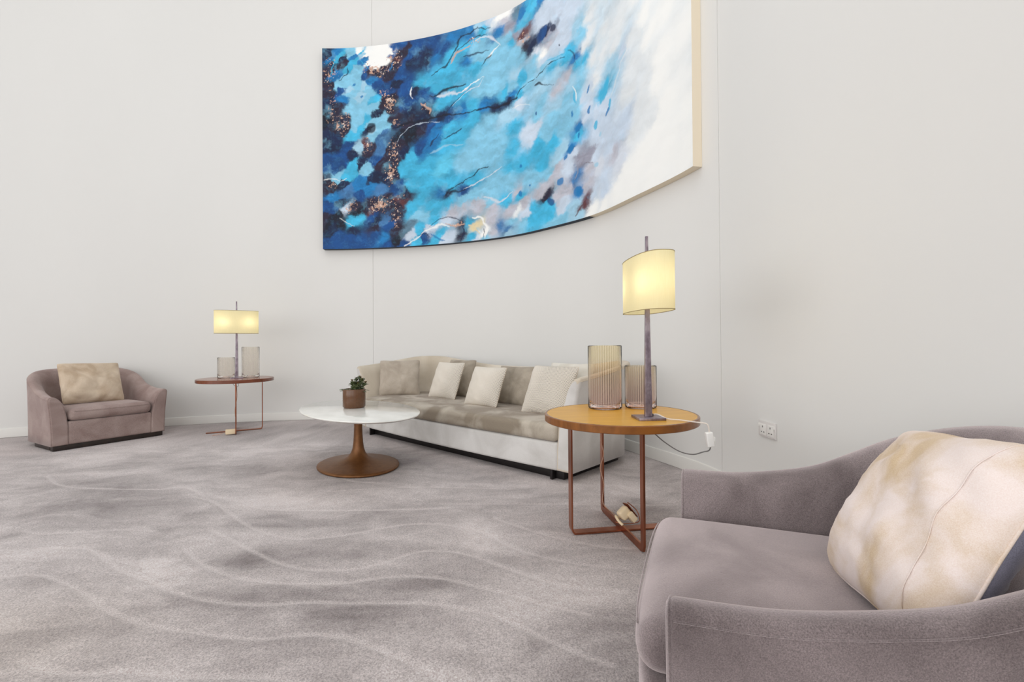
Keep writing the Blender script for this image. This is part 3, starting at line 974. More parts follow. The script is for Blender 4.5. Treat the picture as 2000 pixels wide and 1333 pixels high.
def build_painting():
    off = 0.075
    u0 = wall_hit(630.0, 300, off)[0]
    u1 = wall_hit(1353.0, 300, off)[0]
    z0, z1 = 2.20, 4.80
    step = 0.0062
    us = np.linspace(u0, u1, int((u1 - u0) / step))
    zs = np.linspace(z0, z1, int((z1 - z0) / step))
    U, V = np.meshgrid(us, zs, indexing='ij')
    shp = U.shape

    def uv(px, py):
        u, z = wall_hit(px, max(py, -160), off)
        return u, z

    def mpp(px, py):
        """metres of canvas per photo pixel at a place"""
        d = ray(px, py)
        x, y = wall_at(uv(px, py)[0])[:2]
        return math.hypot(x, y) / FPX * 0.95

    pts, cols = [], []
    for tok in SPOTS.split():
        p, c = tok[:-1], tok[-1]
        a, b = p.split(',')
        pts.append(uv(float(a), float(b)))
        cols.append(lin(PAL[c]))
    pts, cols = np.array(pts), np.array(cols)
    nz = [Noise2(100 + i) for i in range(6)]
    wu = U + nz[0].fbm(U + .6 * V, V - .4 * U, 4.6, 6, 0.70) * 0.080
    wv = V + nz[2].fbm(U + .6 * V, V - .4 * U, 4.6, 6, 0.70) * 0.080
    P = np.stack([wu.ravel(), wv.ravel()], -1)
    out = np.zeros((len(P), 3))
    far = np.clip((U.ravel() - uv(1060, 200)[0]) / 1.0, 0, 1)
    left = np.clip((uv(850, 300)[0] - U.ravel()) / 0.7, 0, 1)
    shp_ = (2.8 - 1.0 * far + 2.6 * left) * (0.8 + 0.7 * nz[3].fbm(U, V, 2.5, 3).ravel())
    shp_ = np.clip(shp_, 1.6, 7)
    k_al = 0.80
    for i in range(0, len(P), 20000):
        q = P[i:i + 20000]
        d = q[:, None, :] - pts[None]
        da, db = d[..., 0] * .80 + d[..., 1] * .60, d[..., 1] * .80 - d[..., 0] * .60
        d2 = (da * k_al) ** 2 + (db / k_al) ** 2 + 1e-5
        w_ = (d2.min(1)[:, None] / d2) ** shp_[i:i + 20000, None]
        out[i:i + 20000] = (w_[:, :, None] * cols[None]).sum(1) / w_.sum(1)[:, None]
    C = out.reshape(*shp, 3)
    # brushwork inside each colour field
    k = nz[4].fbm(wu * 1.0, wv * 2.2, 7.0, 5, 0.6)
    k2 = nz[5].fbm(wu * 2.0 + wv, wv * 2.0 - wu, 13.0, 4, 0.6)
    lum = C.mean(-1)
    act = np.clip(1.25 - lum * 1.35, 0.04, 1)[..., None]
    C = C * (1 + (k * 0.55)[..., None] * act) + np.clip(k2, 0, 1)[..., None] * act * np.array([.015, .07, .12])
    wet = (np.clip(nz[1].fbm(wu + 7, wv, 5.0, 5, .65) - .22, 0, 1) * 1.5)[..., None] * act
    C = C * (1 - np.clip(wet, 0, .7)) + np.array(lin(PAL['L'])) * np.clip(wet, 0, .7) * .8 + C * np.clip(wet, 0, .7) * .2

    def blend(mask, col):
        nonlocal C
        C = C * (1 - mask[..., None]) + np.array(lin(col)) * mask[..., None]

    su = U + nz[3].fbm(U + 3, V, 9, 4, .6) * 0.030
    sv = V + nz[4].fbm(U, V + 8, 9, 4, .6) * 0.030
    wob = 0.65 + 0.7 * nz[5].fbm(U, V, 14, 3)
    for (wd, c, al, path) in STROKES:
        pp = spline([(*uv(x, y), 0) for x, y in path], 12)
        m_ = mpp(*path[0])
        wm = wd * m_ * 1.0
        D = np.full(shp, 99.0)
        xs_, ys_ = [p.x for p in pp], [p.y for p in pp]
        pad = wm * 5 + .06
        i0, i1 = np.searchsorted(us, (min(xs_) - pad, max(xs_) + pad))
        j0, j1 = np.searchsorted(zs, (min(ys_) - pad, max(ys_) + pad))
        A, B_ = su[i0:i1, j0:j1], sv[i0:i1, j0:j1]
        best = np.full(A.shape, 99.0)
        n = len(pp) - 1
        for i in range(n):
            ax, ay, bx, by = pp[i].x, pp[i].y, pp[i + 1].x, pp[i + 1].y
            L2_ = (bx - ax) ** 2 + (by - ay) ** 2 + 1e-9
            t = np.clip(((A - ax) * (bx - ax) + (B_ - ay) * (by - ay)) / L2_, 0, 1)
            taper = 0.35 + 0.65 * math.sin(math.pi * (i + .5) / n) ** .6
            d = np.hypot(A - ax - t * (bx - ax), B_ - ay - t * (by - ay)) / taper
            best = np.minimum(best, d)
        D[i0:i1, j0:j1] = best
        blend(np.clip(1.35 - D / (wm * np.clip(wob, .35, 1.5)), 0, 1) * al, PAL[c])
    for (x, y, a, b, ang, c) in DROPS:
        cu, cv = uv(x, y)
        m_ = mpp(x, y)
        an = math.radians(ang)
        du, dv = (su - cu) / m_, (sv - cv) / m_
        p = (du * math.cos(an) + dv * math.sin(an)) / (a * 1.15)
        q = (-du * math.sin(an) + dv * math.cos(an)) / (b * 1.3)
        r = np.sqrt(p * p + q * q)
        blend(np.clip((1.15 - r) * 3, 0, .85), PAL[c])
    fn = nz[0].fbm(U * 1.0, V * 1.3, 34, 3, .7)
    fn2 = nz[2].fbm(U, V, 60, 2, .7)
    for (x, y, a, b, al) in FLECKS:
        cu, cv = uv(x, y)
        m_ = mpp(x, y)
        g = np.exp(-(((wu - cu) / (a * m_)) ** 2 + ((wv - cv) / (b * m_)) ** 2)) * al
        blend(np.clip((fn + g * .55 - .52) * 7, 0, .85) * (g > .12), PAL['K'])
        blend(np.clip((fn2 + g * .4 - .72) * 8, 0, .9) * (g > .2), (236, 214, 200))
    C = np.clip(C, 0.004, 0.93)

    # front face, following the wall
    x, y, nx, ny, _, _ = wall_at(us)
    bulge = off
    XX = (x + nx * bulge)[:, None] + 0 * V
    YY = (y + ny * bulge)[:, None] + 0 * V
    verts = np.stack([XX, YY, V], -1).reshape(-1, 3)
    idx = np.arange(U.size).reshape(shp)
    F = np.stack([idx[:-1, :-1], idx[1:, :-1], idx[1:, 1:], idx[:-1, 1:]], -1).reshape(-1, 4)
    t = thing('wall_painting', 'large curved abstract canvas in blue, navy, copper and white, hung above the sofa', 'painting', (0, 0, 0))
    m, nt, b_, a_ = attr_mat('abstract_paint', 'paint', 0.55, 0.3)
    fast_grid('painted_canvas', verts, F, m, 'paint', C.reshape(-1, 3), t)
    # wrapped edges: box behind the face, 7 cm deep
    m2, nt, b_, a_ = attr_mat('wrapped_canvas_edge', 'paint', 0.6, 0.3)
    n = len(us)
    sel = list(range(0, n, 6)) + [n - 1]
    vs, cs, fs = [], [], []

    def strip(rows, flip=False):
        base = len(vs)
        for (a, b, ca) in rows:
            vs.append(a)
            vs.append(b)
            cs.append(ca)
            cs.append(ca)
        for i in range(len(rows) - 1):
            q = (base + 2 * i, base + 2 * i + 1, base + 2 * i + 3, base + 2 * i + 2)
            fs.append(q[::-1] if flip else q)
    cream = np.array(lin((232, 220, 198)))
    usw = wall_hit(1153, 424, off)[0]
    for z, fl, row in ((z0, False, 0), (z1, True, -1)):
        rows = []
        for i in sel:
            f = (x[i] + nx[i] * off, y[i] + ny[i] * off, z)
            bk = (x[i] + nx[i] * .001, y[i] + ny[i] * .001, z)
            c = np.array(lin((30, 44, 60))) if us[i] < usw else cream
            rows.append((f, bk, c))
        strip(rows, fl)
    for i, fl in ((0, True), (n - 1, False)):
        c = np.array(lin((30, 52, 84))) if i == 0 else cream
        rows = [((x[i] + nx[i] * off, y[i] + ny[i] * off, z), (x[i] + nx[i] * .001, y[i] + ny[i] * .001, z), c) for z in np.linspace(z0, z1, 12)]
        strip(rows, fl)
    fast_grid('canvas_edge', np.array(vs), np.array(fs), m2, 'paint', np.array(cs), t)


build_painting()
#PAINT-END


# ------------------------------------------------------------------ upholstered shells
def u_path(W, D, r, bow=0.0):
    """plan of a U: left side forwards to back, round the back, right side to the front; dense (x, y, nx, ny)"""
    out = []
    n = 26
    for k in range(n):
        out.append((-W / 2, (D - r) * k / n, -1, 0))
    for k in range(20):
        a = math.pi - math.pi / 2 * k / 20
        out.append((-W / 2 + r + r * math.cos(a), D - r + r * math.sin(a), math.cos(a), math.sin(a)))
    m = max(6, int((W - 2 * r) / 0.06))
    for k in range(m):
        out.append((-W / 2 + r + (W - 2 * r) * k / m, D, 0, 1))
    left = [(-x, y, -nx, ny) for (x, y, nx, ny) in out[:n + 20]]
    out.append((W / 2 - r, D, 0, 1))
    return out + left[::-1][:]


def flat_caps(o):
    """the flat front of each arm keeps its own shading"""
    me = o.data
    n = len(me.polygons)
    for p in list(me.polygons)[n - 2:]:
        p.use_smooth = False
    sharp = {tuple(sorted(k)) for p in list(me.polygons)[n - 2:] for k in p.edge_keys}
    for e in me.edges:
        if tuple(sorted(e.vertices)) in sharp:
            e.use_edge_sharp = True


def smooth_interp(y, ys, hs):
    y = min(max(y, ys[0]), ys[-1])
    i = max(k for k in range(len(ys)) if ys[k] <= y + 1e-9)
    if i >= len(ys) - 1:
        return hs[-1]
    m = []
    for k in (i, i + 1):
        a, b = max(k - 1, 0), min(k + 1, len(ys) - 1)
        m.append((hs[b] - hs[a]) / (ys[b] - ys[a]))
    h = ys[i + 1] - ys[i]
    t = (y - ys[i]) / h
    return ((2 * t ** 3 - 3 * t * t + 1) * hs[i] + (t ** 3 - 2 * t * t + t) * h * m[0] + (3 * t * t - 2 * t ** 3) * hs[i + 1] + (t ** 3 - t * t) * h * m[1])


def shell_mesh(W, D, r, top, flare, zb, th, roll, end_r=0.014):
    path = u_path(W, D, r)
    # rounded ends: a few extra stations
    def st(y, shrink):
        return (-W / 2, y, -1, 0, shrink)
    L = [st(0, 1.0), st(end_r * .12, .62), st(end_r * .45, .25), st(end_r, 0.0)]
    body = [(x, y, nx, ny, 0.0) for (x, y, nx, ny) in path if y > end_r * 1.3]
    Rr = [(-x, y, 1, 0, s) for (x, y, nx, ny, s) in L[::-1]]
    rows = L + body + Rr
    vs, fs, rings = [], [], []
    for (x, y, nx, ny, sh) in rows:
        h = top(x, y)
        prof = []
        z1 = h - 0.20
        for (i, z) in ((0, zb), (0, zb + (z1 - zb) * .33), (0, zb + (z1 - zb) * .66), (0, z1), (0, h - .13), (0, h - .08), (0, h - .045), (0.002, h - .025), (roll * .06, h - .012),
                       (roll * .16, h - .003), (roll * .32, h), (roll * .52, h - .010), (roll * .72, h - .033), (roll * .88, h - .070), (roll * .97, h - .108), (roll, h - .15),
                       (roll + (th - roll) * .5, h - .2), (th, zb + (z1 - zb) * .66), (th, zb + (z1 - zb) * .3), (th, zb)):
            prof.append([i, z])
        ci = th / 2
        cz = (zb + h) / 2
        ring = []
        for (i, z) in prof:
            d = end_r * sh
            i2 = i + (ci - i) * d / ci
            z2 = cz + (z - cz) * (1 - d / (h - cz))
            t = max(0.0, (z2 - zb) / (h - zb))
            f = flare(x, y) * t ** 2
            ring.append(len(vs))
            vs.append((x + nx * (f - i2), y + ny * (f - i2), z2))
        rings.append(ring)
    for a, b in zip(rings[:-1], rings[1:]):
        n = len(a)
        for k in range(n):
            k2 = (k + 1) % n
            fs.append((a[k], a[k2], b[k2], b[k]))
    fs.append(tuple(rings[0]))
    fs.append(tuple(rings[-1][::-1]))
    outer_top = [Vector(vs[rg[7]]) for rg in rings[3:-3]]
    endL = [Vector(vs[i]) for i in rings[2]]
    endR = [Vector(vs[i]) for i in rings[-3]]
    return vs, fs, outer_top, endL, endR


def front_piping(pts, r=0.0035, skip=0):
    return spline([p for p in pts[:len(pts)]], 2)


def build_armchair(name, label, loc, facing, fabric, seam, W=0.90, D=0.88, bulge=0.0):
    rot = math.atan2(facing[0], -facing[1])
    t = thing(name, label, 'armchair', loc, rot, 'velvet tub armchairs')
    ys = [0, .17, .30, .41, .50, .60, .70, .80, .88]
    hs = [.500, .506, .527, .556, .60, .652, .692, .722, .735]

    def top(x, y):
        return smooth_interp(y, ys, hs)

    def flare(x, y):
        return 0.018 * max(0, 1 - y / 0.35) + 0.012
    vs, fs, ot, eL, eR = shell_mesh(W, D, 0.33, top, flare, 0.045, 0.125, 0.115)
    flat_caps(mesh_obj('back_and_arms', vs, fs, fabric, t))
    tube_obj('piping', ot, 0.0018, seam, t, n=6)
    for e in (eL, eR):
        tube_obj('arm_front_piping', e[0:16], 0.0026, seam, t, n=6)
    iw = W / 2 - 0.118

    def front(x, y, z, u, v, w_):
        if v < 0:
            y -= bulge * 0.5 * (1 - u ** 6)
        return (x, y, z)
    mesh_obj('front_panel', *soft_box(-iw, iw, 0.004 - bulge * .85, 0.66, 0.045, 0.262, 0.018, fn=front), fabric, t)

    def puff(x, y, z, u, v, w_):
        k = (1 - u ** 4) * (1 - v ** 4)
        if w_ > 0:
            z += 0.014 * k
        if v < 0:
            y -= 0.012 * (1 - u ** 4) * (1 - w_ ** 2)
        return (x, y, z)
    c = mesh_obj('seat_cushion', *soft_box(-iw + .002, iw - .002, -0.008 - bulge, 0.72, 0.262, 0.375, 0.045, n=(24, 24, 4), fn=puff), fabric, t)
    yy = -0.006 - bulge
    tube_obj('cushion_seam', [(x * (iw - .04), yy - .002 - 0.012 * (1 - x ** 4), 0.352) for x in np.linspace(-1, 1, 30)], 0.002, seam, c, n=6)
    bm = bmesh.new()
    bev_box(bm, 0, 0.045, 0.0225, W - 0.03, 0.06, 0.045, 0.004)
    bev_box(bm, 0, D - 0.14, 0.0225, W - 0.42, 0.06, 0.045, 0.004)
    bev_box(bm, -W / 2 + 0.05, D / 2 - .14, 0.0225, 0.06, D - 0.5, 0.045, 0.004)
    bev_box(bm, W / 2 - 0.05, D / 2 - .14, 0.0225, 0.06, D - 0.5, 0.045, 0.004)
    bm_obj('plinth', bm, M['darkwood'], t)
    return t


def local_to_world(t):
    return Matrix.Translation(t.location) @ Matrix.Rotation(t.rotation_euler.z, 4, 'Z')


far_chair = build_armchair('armchair', 'dusty rose velvet tub armchair by the curved wall, holding a plain sand-coloured cushion',
                           (-3.987, 4.546, 0), (0.873, -0.488), M['rose'], M['rose'])
near_chair = build_armchair('armchair', 'large mauve-grey velvet tub armchair in the foreground, holding a mottled cream and gold cushion',
                            (0.437, 1.225, 0), (-0.927, 0.376), M['mauve'], M['mauveseam'], bulge=0.06)


# ------------------------------------------------------------------ cushions
def pillow_mesh(w_, h_, T, seed, wr=0.006, pinch=0.05, n=36, corner=0.0, rnd_=0.04):
    nz = Noise2(seed)
    g = np.sin(np.linspace(-math.pi / 2, math.pi / 2, n + 1))
    vs, fs = [], []
    front, back = {}, {}
    for side, dct in ((-1, front), (1, back)):
        for i, u in enumerate(g):
            for j, v in enumerate(g):
                if side == 1 and (i in (0, n) or j in (0, n)):
                    dct[i, j] = front[i, j]
                    continue
                e = ((1 - abs(u) ** 2.6) * (1 - abs(v) ** 2.6))
                t = T / 2 * max(e, 0) ** 0.55
                cc = 1 - rnd_ * (abs(u) ** 7) * (abs(v) ** 7) - corner * (abs(u) ** 5) * (abs(v) ** 5)
                px = u * w_ / 2 * (1 - pinch * (1 - v * v) * abs(u)) * cc
                pz = v * h_ / 2 * (1 - pinch * (1 - u * u) * abs(v)) * cc
                k = float(nz.fbm(u * 1.3 + side * 5, v * 1.3, 1.6, 3))
                k2 = float(nz.fbm((u + v) * 2.2 + side * 9, (u - v) * 0.9, 1.8, 3))
                edge = max(e, 0) ** 0.3
                t += (k * 1.2 + k2) * wr * edge
                sag = -0.02 * T * v
                wob = 0.004 * float(nz.fbm(u * 3 + 40, v * 3 + 11, 1.0, 2))
                dct[i, j] = len(vs)
                vs.append((px + wob, side * max(t, 0.0) + sag, pz + wob * .6))
    for side, dct in ((-1, front), (1, back)):
        for i in range(n):
            for j in range(n):
                q = (dct[i, j], dct[i + 1, j], dct[i + 1, j + 1], dct[i, j + 1])
                fs.append(q if side == -1 else q[::-1])
    border = [front[i, 0] for i in range(n)] + [front[n, j] for j in range(n)] + [front[i, n] for i in range(n, 0, -1)] + [front[0, j] for j in range(n, 0, -1)]
    return vs, fs, [vs[b] for b in border]


def place_pillow(label, BL, BR, up, w_, h_, T, mat, seed, wr=0.006, pinch=0.05, seam=None, seam_r=0.003, group=None, backmat=None, corner=0.0, stitch=None):
    """BL, BR: bottom corners in the room; up: direction the cushion leans"""
    BL, BR = Vector(BL), Vector(BR)
    X = (BR - BL).normalized()
    Zv = Vector(up)
    Zv = (Zv - X * Zv.dot(X)).normalized()
    Yv = Zv.cross(X)
    c = (BL + BR) / 2 + Zv * h_ / 2
    vs, fs, border = pillow_mesh(w_, h_, T, seed, wr, pinch, 36, corner)
    o = mesh_obj('throw_pillow', vs, fs, mat)
    if backmat:
        o.data.materials.append(backmat)
        for p in o.data.polygons:
            if p.center.y > 0:
                p.material_index = 1
    o.matrix_world = Matrix((X, Yv, Zv)).transposed().to_4x4()
    o.location = c
    tag(o, label, 'cushion', group)
    if stitch is not None:
        # a stitched line lying on the front face
        row = [i * 37 for i in range(37)]
        i = min(range(37), key=lambda k: abs(vs[k * 37 + 18][0] - stitch * w_ / 2))
        line = [Vector(vs[i * 37 + j]) + Vector((0, -.0008, 0)) for j in range(1, 36)]
        tube_obj('stitching', spline(line[::3], 6), 0.0011, mat, o, n=5)
    if seam:
        tube_obj('seam', border[::1], seam_r, seam, o, n=6, closed=True)
    return o


# near armchair cushion
P_A, P_B, P_C, P_D = (0.790, 1.150, 0.380), (0.995, 1.140, 0.715), (0.899, 0.755, 0.760), (0.684, 0.765, 0.420)
mA, mB, mC, mD = map(Vector, (P_A, P_B, P_C, P_D))
big = place_pillow('mottled cream and gold cushion with a blue-grey back, leaning in the foreground armchair', mA, mD, (mB - mA), 0.46, 0.415, 0.17,
                   M['pillowgold'], 21, wr=0.013, pinch=0.05, seam=M['pillowgold'], seam_r=0.003, backmat=M['pillowblue'], corner=0.06, stitch=0.70, group='cushions on the armchairs')

# far armchair cushion
mw = local_to_world(far_chair)
place_pillow('plain sand-coloured cushion slumped in the dusty rose armchair', mw @ Vector((-.265, .34, .395)), mw @ Vector((.215, .34, .385)),
             mw.to_3x3() @ Vector((-.12, .42, .90)), 0.50, 0.44, 0.16, M['pillowsand'], 5, wr=0.015, pinch=0.03, seam=M['pillowsand'], corner=0.0, group='cushions on the armchairs')

# ------------------------------------------------------------------ sofa
SO = Vector((-0.64, 4.03, 0))
SL = 2.81
sofa = thing('sofa', 'long pale velvet sofa with winged back and taupe seat, against the curved wall', 'sofa', SO, math.atan2(-0.680, 0.733))


def sofa_top(x, y):
    D, r = 0.97, 0.33
    side = smooth_interp(y, [0, .29, .67, .97], [.722, .750, .800, .826])
    t = x + SL / 2
    back = smooth_interp(t, [-.1, .0, .28, .60, .95, 1.24, 1.69, 1.87, 2.05, 2.31, 2.60, 2.81], [.828, .826, .812, .780, .746, .730, .728, .726, .742, .765, .80, .815])
    k = min(1, max(0, (y - (D - r)) / r))
    return side * (1 - k) + back * k


def sofa_flare(x, y):
    return 0.085 - 0.06 * min(1, max(0, (y - 0.62) / 0.3))


vs, fs, ot, eL, eR = shell_mesh(SL, 0.97, 0.33, sofa_top, sofa_flare, 0.07, 0.13, 0.10, end_r=0.02)
shell = mesh_obj('back_and_arms', vs, fs, M['sofaback'], sofa)
flat_caps(shell)
shell.data.materials.append(M['sofabase'])
for i_, p_ in enumerate(shell.data.polygons):
    if i_ % 20 < 7 or i_ >= len(shell.data.polygons) - 2:
        p_.material_index = 1
tube_obj('piping', ot, 0.003, M['sofaback'], sofa, n=6)
siw = SL / 2 - 0.115


def sofa_front(x, y, z, u, v, w_):
    if v < 0:
        y -= 0.035 * (1 - u * u)
    if w_ > 0 and z > 0.35:
        y += 0
    return (x, y, z)


mesh_obj('base', *soft_box(-siw, siw, 0.0, 0.86, 0.07, 0.268, 0.022, n=(40, 10, 4), fn=sofa_front), M['sofabase'], sofa)


def sofa_seat(x, y, z, u, v, w_):
    if v < 0:
        y -= 0.035 * (1 - u * u)
    if w_ > 0:
        z += 0.012 * (1 - v ** 4) + 0.002 * math.sin(x * 9) * (1 - v * v)
    return (x, y, z)


mesh_obj('seat_cushion', *soft_box(-siw + .003, siw - .003, -0.012, 0.85, 0.270, 0.392, 0.035, n=(50, 14, 4), fn=sofa_seat), M['sofaseat'], sofa)
for (fx, fy) in ((-1.205, 0.05), (1.225, 0.06), (-1.205, 0.80), (1.225, 0.80)):
    box_obj('foot', (fx, fy, 0.0365), (0.02, 0.09, 0.073), M['feet_and_shade'], sofa, 0.002)
box_obj('under_sofa_shade', (0, 0.43, 0.036), (SL - 0.20, 0.74, 0.070), M['feet_and_shade'], sofa, 0.003)  # black block added in place of the deep shade beneath the sofa

SW = local_to_world(sofa)


def sp(t, d, z=0.400):
    return SW @ Vector((t - SL / 2, d, z))


def sdir(a, b, c):
    return SW.to_3x3() @ Vector((a, b, c))


place_pillow('greige velvet cushion alone in the left corner of the sofa', sp(.16, .12), sp(.44, .50), sdir(-.26, .12, .95), .44, .40, .13, M['pillowvelvet'], 31, seam=M['pillowvelvet'], group='cushions along the sofa')
place_pillow('taupe velvet cushion half hidden behind the leftmost dash-patterned cushion', sp(.60, .66), sp(1.02, .66), sdir(-.08, .33, .94), .44, .41, .13, M['pillowtaupe'], 32, seam=M['pillowtaupe'], group='cushions along the sofa')
place_pillow('cream dash-patterned cushion, leftmost of the three patterned ones', sp(.66, .42), sp(1.10, .42), sdir(-.10, .38, .92), .44, .40, .12, M['dash_a'], 33, seam=M['stitch'], seam_r=.002, group='cushions along the sofa')
place_pillow('cream dash-patterned cushion in the middle of the sofa, leaning left of a plain taupe one', sp(1.40, .28), sp(1.82, .28), sdir(-.12, .40, .91), .43, .38, .12, M['dash_b'], 34, seam=M['stitch'], seam_r=.002, group='cushions along the sofa')
place_pillow('plain taupe velvet cushion between the middle and right dash-patterned cushions', sp(1.50, .53), sp(1.96, .53), sdir(-.10, .42, .90), .48, .38, .13, M['pillowtaupe'], 35, seam=M['pillowtaupe'], group='cushions along the sofa')
place_pillow('larger cream cushion covered all over in dark dashes, beside the oak side table', sp(2.13, .25), sp(2.59, .25), sdir(-.05, .45, .89), .46, .42, .13, M['dash_c'], 36, seam=M['stitch'], seam_r=.002, group='cushions along the sofa')
place_pillow('pale cream velvet cushion in the right corner of the sofa behind the dashed one', sp(2.17, .48), sp(2.60, .46), sdir(.02, .36, .93), .46, .42, .12, M['pillowlight'], 37, seam=M['pillowlight'], group='cushions along the sofa')


# ------------------------------------------------------------------ side tables
def strap(name, pts, wdir, wid, thk, mat, parent):
    """flat bar swept along points; wid across wdir, thk across the other side"""
    P = [Vector(p) for p in pts]
    W = Vector(wdir).normalized()
    vs, fs = [], []
    for i, p in enumerate(P):
        t = (P[min(i + 1, len(P) - 1)] - P[max(i - 1, 0)]).normalized()
        s = t.cross(W).normalized()
        for a, b in ((-1, -1), (1, -1), (1, 1), (-1, 1)):
            vs.append(p + s * (a * thk / 2) + W * (b * wid / 2))
    for i in range(len(P) - 1):
        for k in range(4):
            k2 = (k + 1) % 4
            fs.append((i * 4 + k, i * 4 + k2, (i + 1) * 4 + k2, (i + 1) * 4 + k))
    fs.append((3, 2, 1, 0))
    n = len(P)
    fs.append((n * 4 - 4, n * 4 - 3, n * 4 - 2, n * 4 - 1))
    o = mesh_obj(name, vs, fs, mat, parent, smooth=False)
    bv = o.modifiers.new('bevel', 'BEVEL')
    bv.width = 0.0015
    bv.segments = 2
    return o


TT = 0.595


def side_table(label, loc, rotz, topmat, rimmat):
    t = thing('side_table', label, 'side table', loc, rotz, 'round side tables')
    R = 0.382
    lathe_obj('tabletop', [(0, TT - .034), (R - .012, TT - .034), (R - .012, TT - .001), (R - .012, TT), (0, TT)], topmat, t, n=96)
    lathe_obj('rim', [(R - .0118, TT - .036), (R - .003, TT - .036), (R, TT - .033), (R, TT - .003), (R - .003, TT + .0005), (R - .0118, TT + .0005), (R - .0118, TT - .036)], rimmat, t, n=96)
    q, h, c = 0.262, TT - .034, 0.022
    # legs: two opposite legs on one runner, a third leg and a stub on the other
    for (dx, dy) in ((0, -1), (0, 1), (-1, 0)):
        path = [(dx * q, dy * q, h), (dx * q, dy * q, 0.3), (dx * q, dy * q, c + .012), (dx * (q - .004), dy * (q - .004), c - .004), (dx * (q - .014), dy * (q - .014), 0.0050 if dx else 0.018)]
        if dx:
            strap('leg', path, (dy, -dx, 0), 0.052, 0.009, M['bronze'], t)
        else:
            strap('leg', path, (dy, -dx, 0), 0.011, 0.034, M['bronze'], t)
    strap('runner', [(0, -q + .012, 0.0175), (0, q - .012, 0.0175)], (1, 0, 0), 0.011, 0.034, M['bronze'], t)
    strap('runner', [(-q + .012, 0, 0.0050), (q + .02, 0, 0.0050)], (0, 1, 0), 0.052, 0.009, M['bronze'], t)
    return t


T1 = Vector((0.548, 2.333, 0))
T2 = Vector((-3.12, 5.14, 0))
side_table('round honey-oak side table with copper strap legs, near the foreground armchair', T1, math.radians(9), M['oak'], M['rimwood'])
side_table('round red-brown side table with copper legs, beside the dusty rose armchair', T2, math.radians(211), M['cherry'], M['cherryrim'])


# ------------------------------------------------------------------ lamps
def table_lamp(label, loc, rotz, base_rot):
    t = thing('table_lamp', label, 'table lamp', loc, rotz, 'table lamps on the side tables')
    rb = Matrix.Rotation(base_rot, 4, 'Z')
    box_obj('base_plate', (0, 0, .006), (.125, .125, .012), M['lampmetal'], t, .0015, rot=rb)
    z0, z1 = 0.012, 0.863
    vs, fs = [], []
    for z in np.linspace(z0, z1, 14):
        k = (z - z0) / (z1 - z0)
        a, b = 0.0165 * (1 - k) + 0.0062 * k, 0.011 * (1 - k) + 0.005 * k
        for sx, sy in ((-1, -1), (1, -1), (1, 1), (-1, 1)):
            v = rb @ Vector((sx * a, sy * b, z))
            vs.append(v)
    for i in range(13):
        for k in range(4):
            k2 = (k + 1) % 4
            fs.append((i * 4 + k, i * 4 + k2, i * 4 + 4 + k2, i * 4 + 4 + k))
    fs += [(3, 2, 1, 0), (52, 53, 54, 55)]
    o = mesh_obj('stem', vs, fs, M['lampmetal'], t, smooth=False)
    bv = o.modifiers.new('bevel', 'BEVEL')
    bv.width, bv.segments = 0.0015, 2
    # oval shade with blunt ends
    A, B, n = 0.215, 0.084, 96
    s0, s1 = 0.505, 0.757
    plan = []
    for k in range(n):
        a = 2 * math.pi * k / n
        ca, sa = math.cos(a), math.sin(a)
        plan.append((A * math.copysign(abs(ca) ** .86, ca), B * math.copysign(abs(sa) ** .72, sa)))
    vs, fs = [], []
    for off in (0, 0.002):
        for z in np.linspace(s0, s1, 9):
            for (x, y) in plan:
                f = 1 - off / 0.08
                vs.append((x * f, y * f, z))
    def vi(l, r, k): return (l * 9 + r) * n + k % n
    for r in range(8):
        for k in range(n):
            fs.append((vi(0, r, k), vi(0, r, k + 1), vi(0, r + 1, k + 1), vi(0, r + 1, k)))
    me_v = vs[:9 * n]
    sh = mesh_obj('lamp_shade', me_v, fs, M['shade'], t)
    for z in (s0, s1):
        tube_obj('shade_trim', [(x, y, z) for x, y in plan], 0.0016, M['shadetrim'], sh, n=6, closed=True)
    for sx in (-1, 1):
        bl = lathe_obj('bulb', [(0, -.036), (.012, -.034), (.024, -.018), (.027, 0), (.022, .018), (.012, .032), (.011, .05), (0, .05)], M['bulb'], t, n=20)
        bl.location = (sx * .11, 0, s0 + .12)
        tube_obj('bulb_arm', [(0, 0, s0 + .18), (sx * .11, 0, s0 + .18), (sx * .11, 0, s0 + .165)], .004, M['lampmetal'], t, n=8)
        d = bpy.data.lights.new('bulb_light', 'POINT')
        d.energy, d.color, d.shadow_soft_size = LAMP_W, (1.0, 0.90, 0.72), 0.034
        lo = bpy.data.objects.new('bulb_light', d)
        COL.objects.link(lo)
        lo.parent = t
        lo.location = (sx * .11, 0, s0 + .12)
    return t


LAMP_W = 0.21
L1 = Vector((0.640, 2.150, TT))
L2 = Vector((-3.085, 5.10, TT))
table_lamp('lit table lamp with cream oval shade, on the honey-oak side table in front', L1, math.radians(-86), math.radians(86 + 3))
table_lamp('lit table lamp with cream oval shade, on the far red-brown side table', L2, math.radians(30), 0)


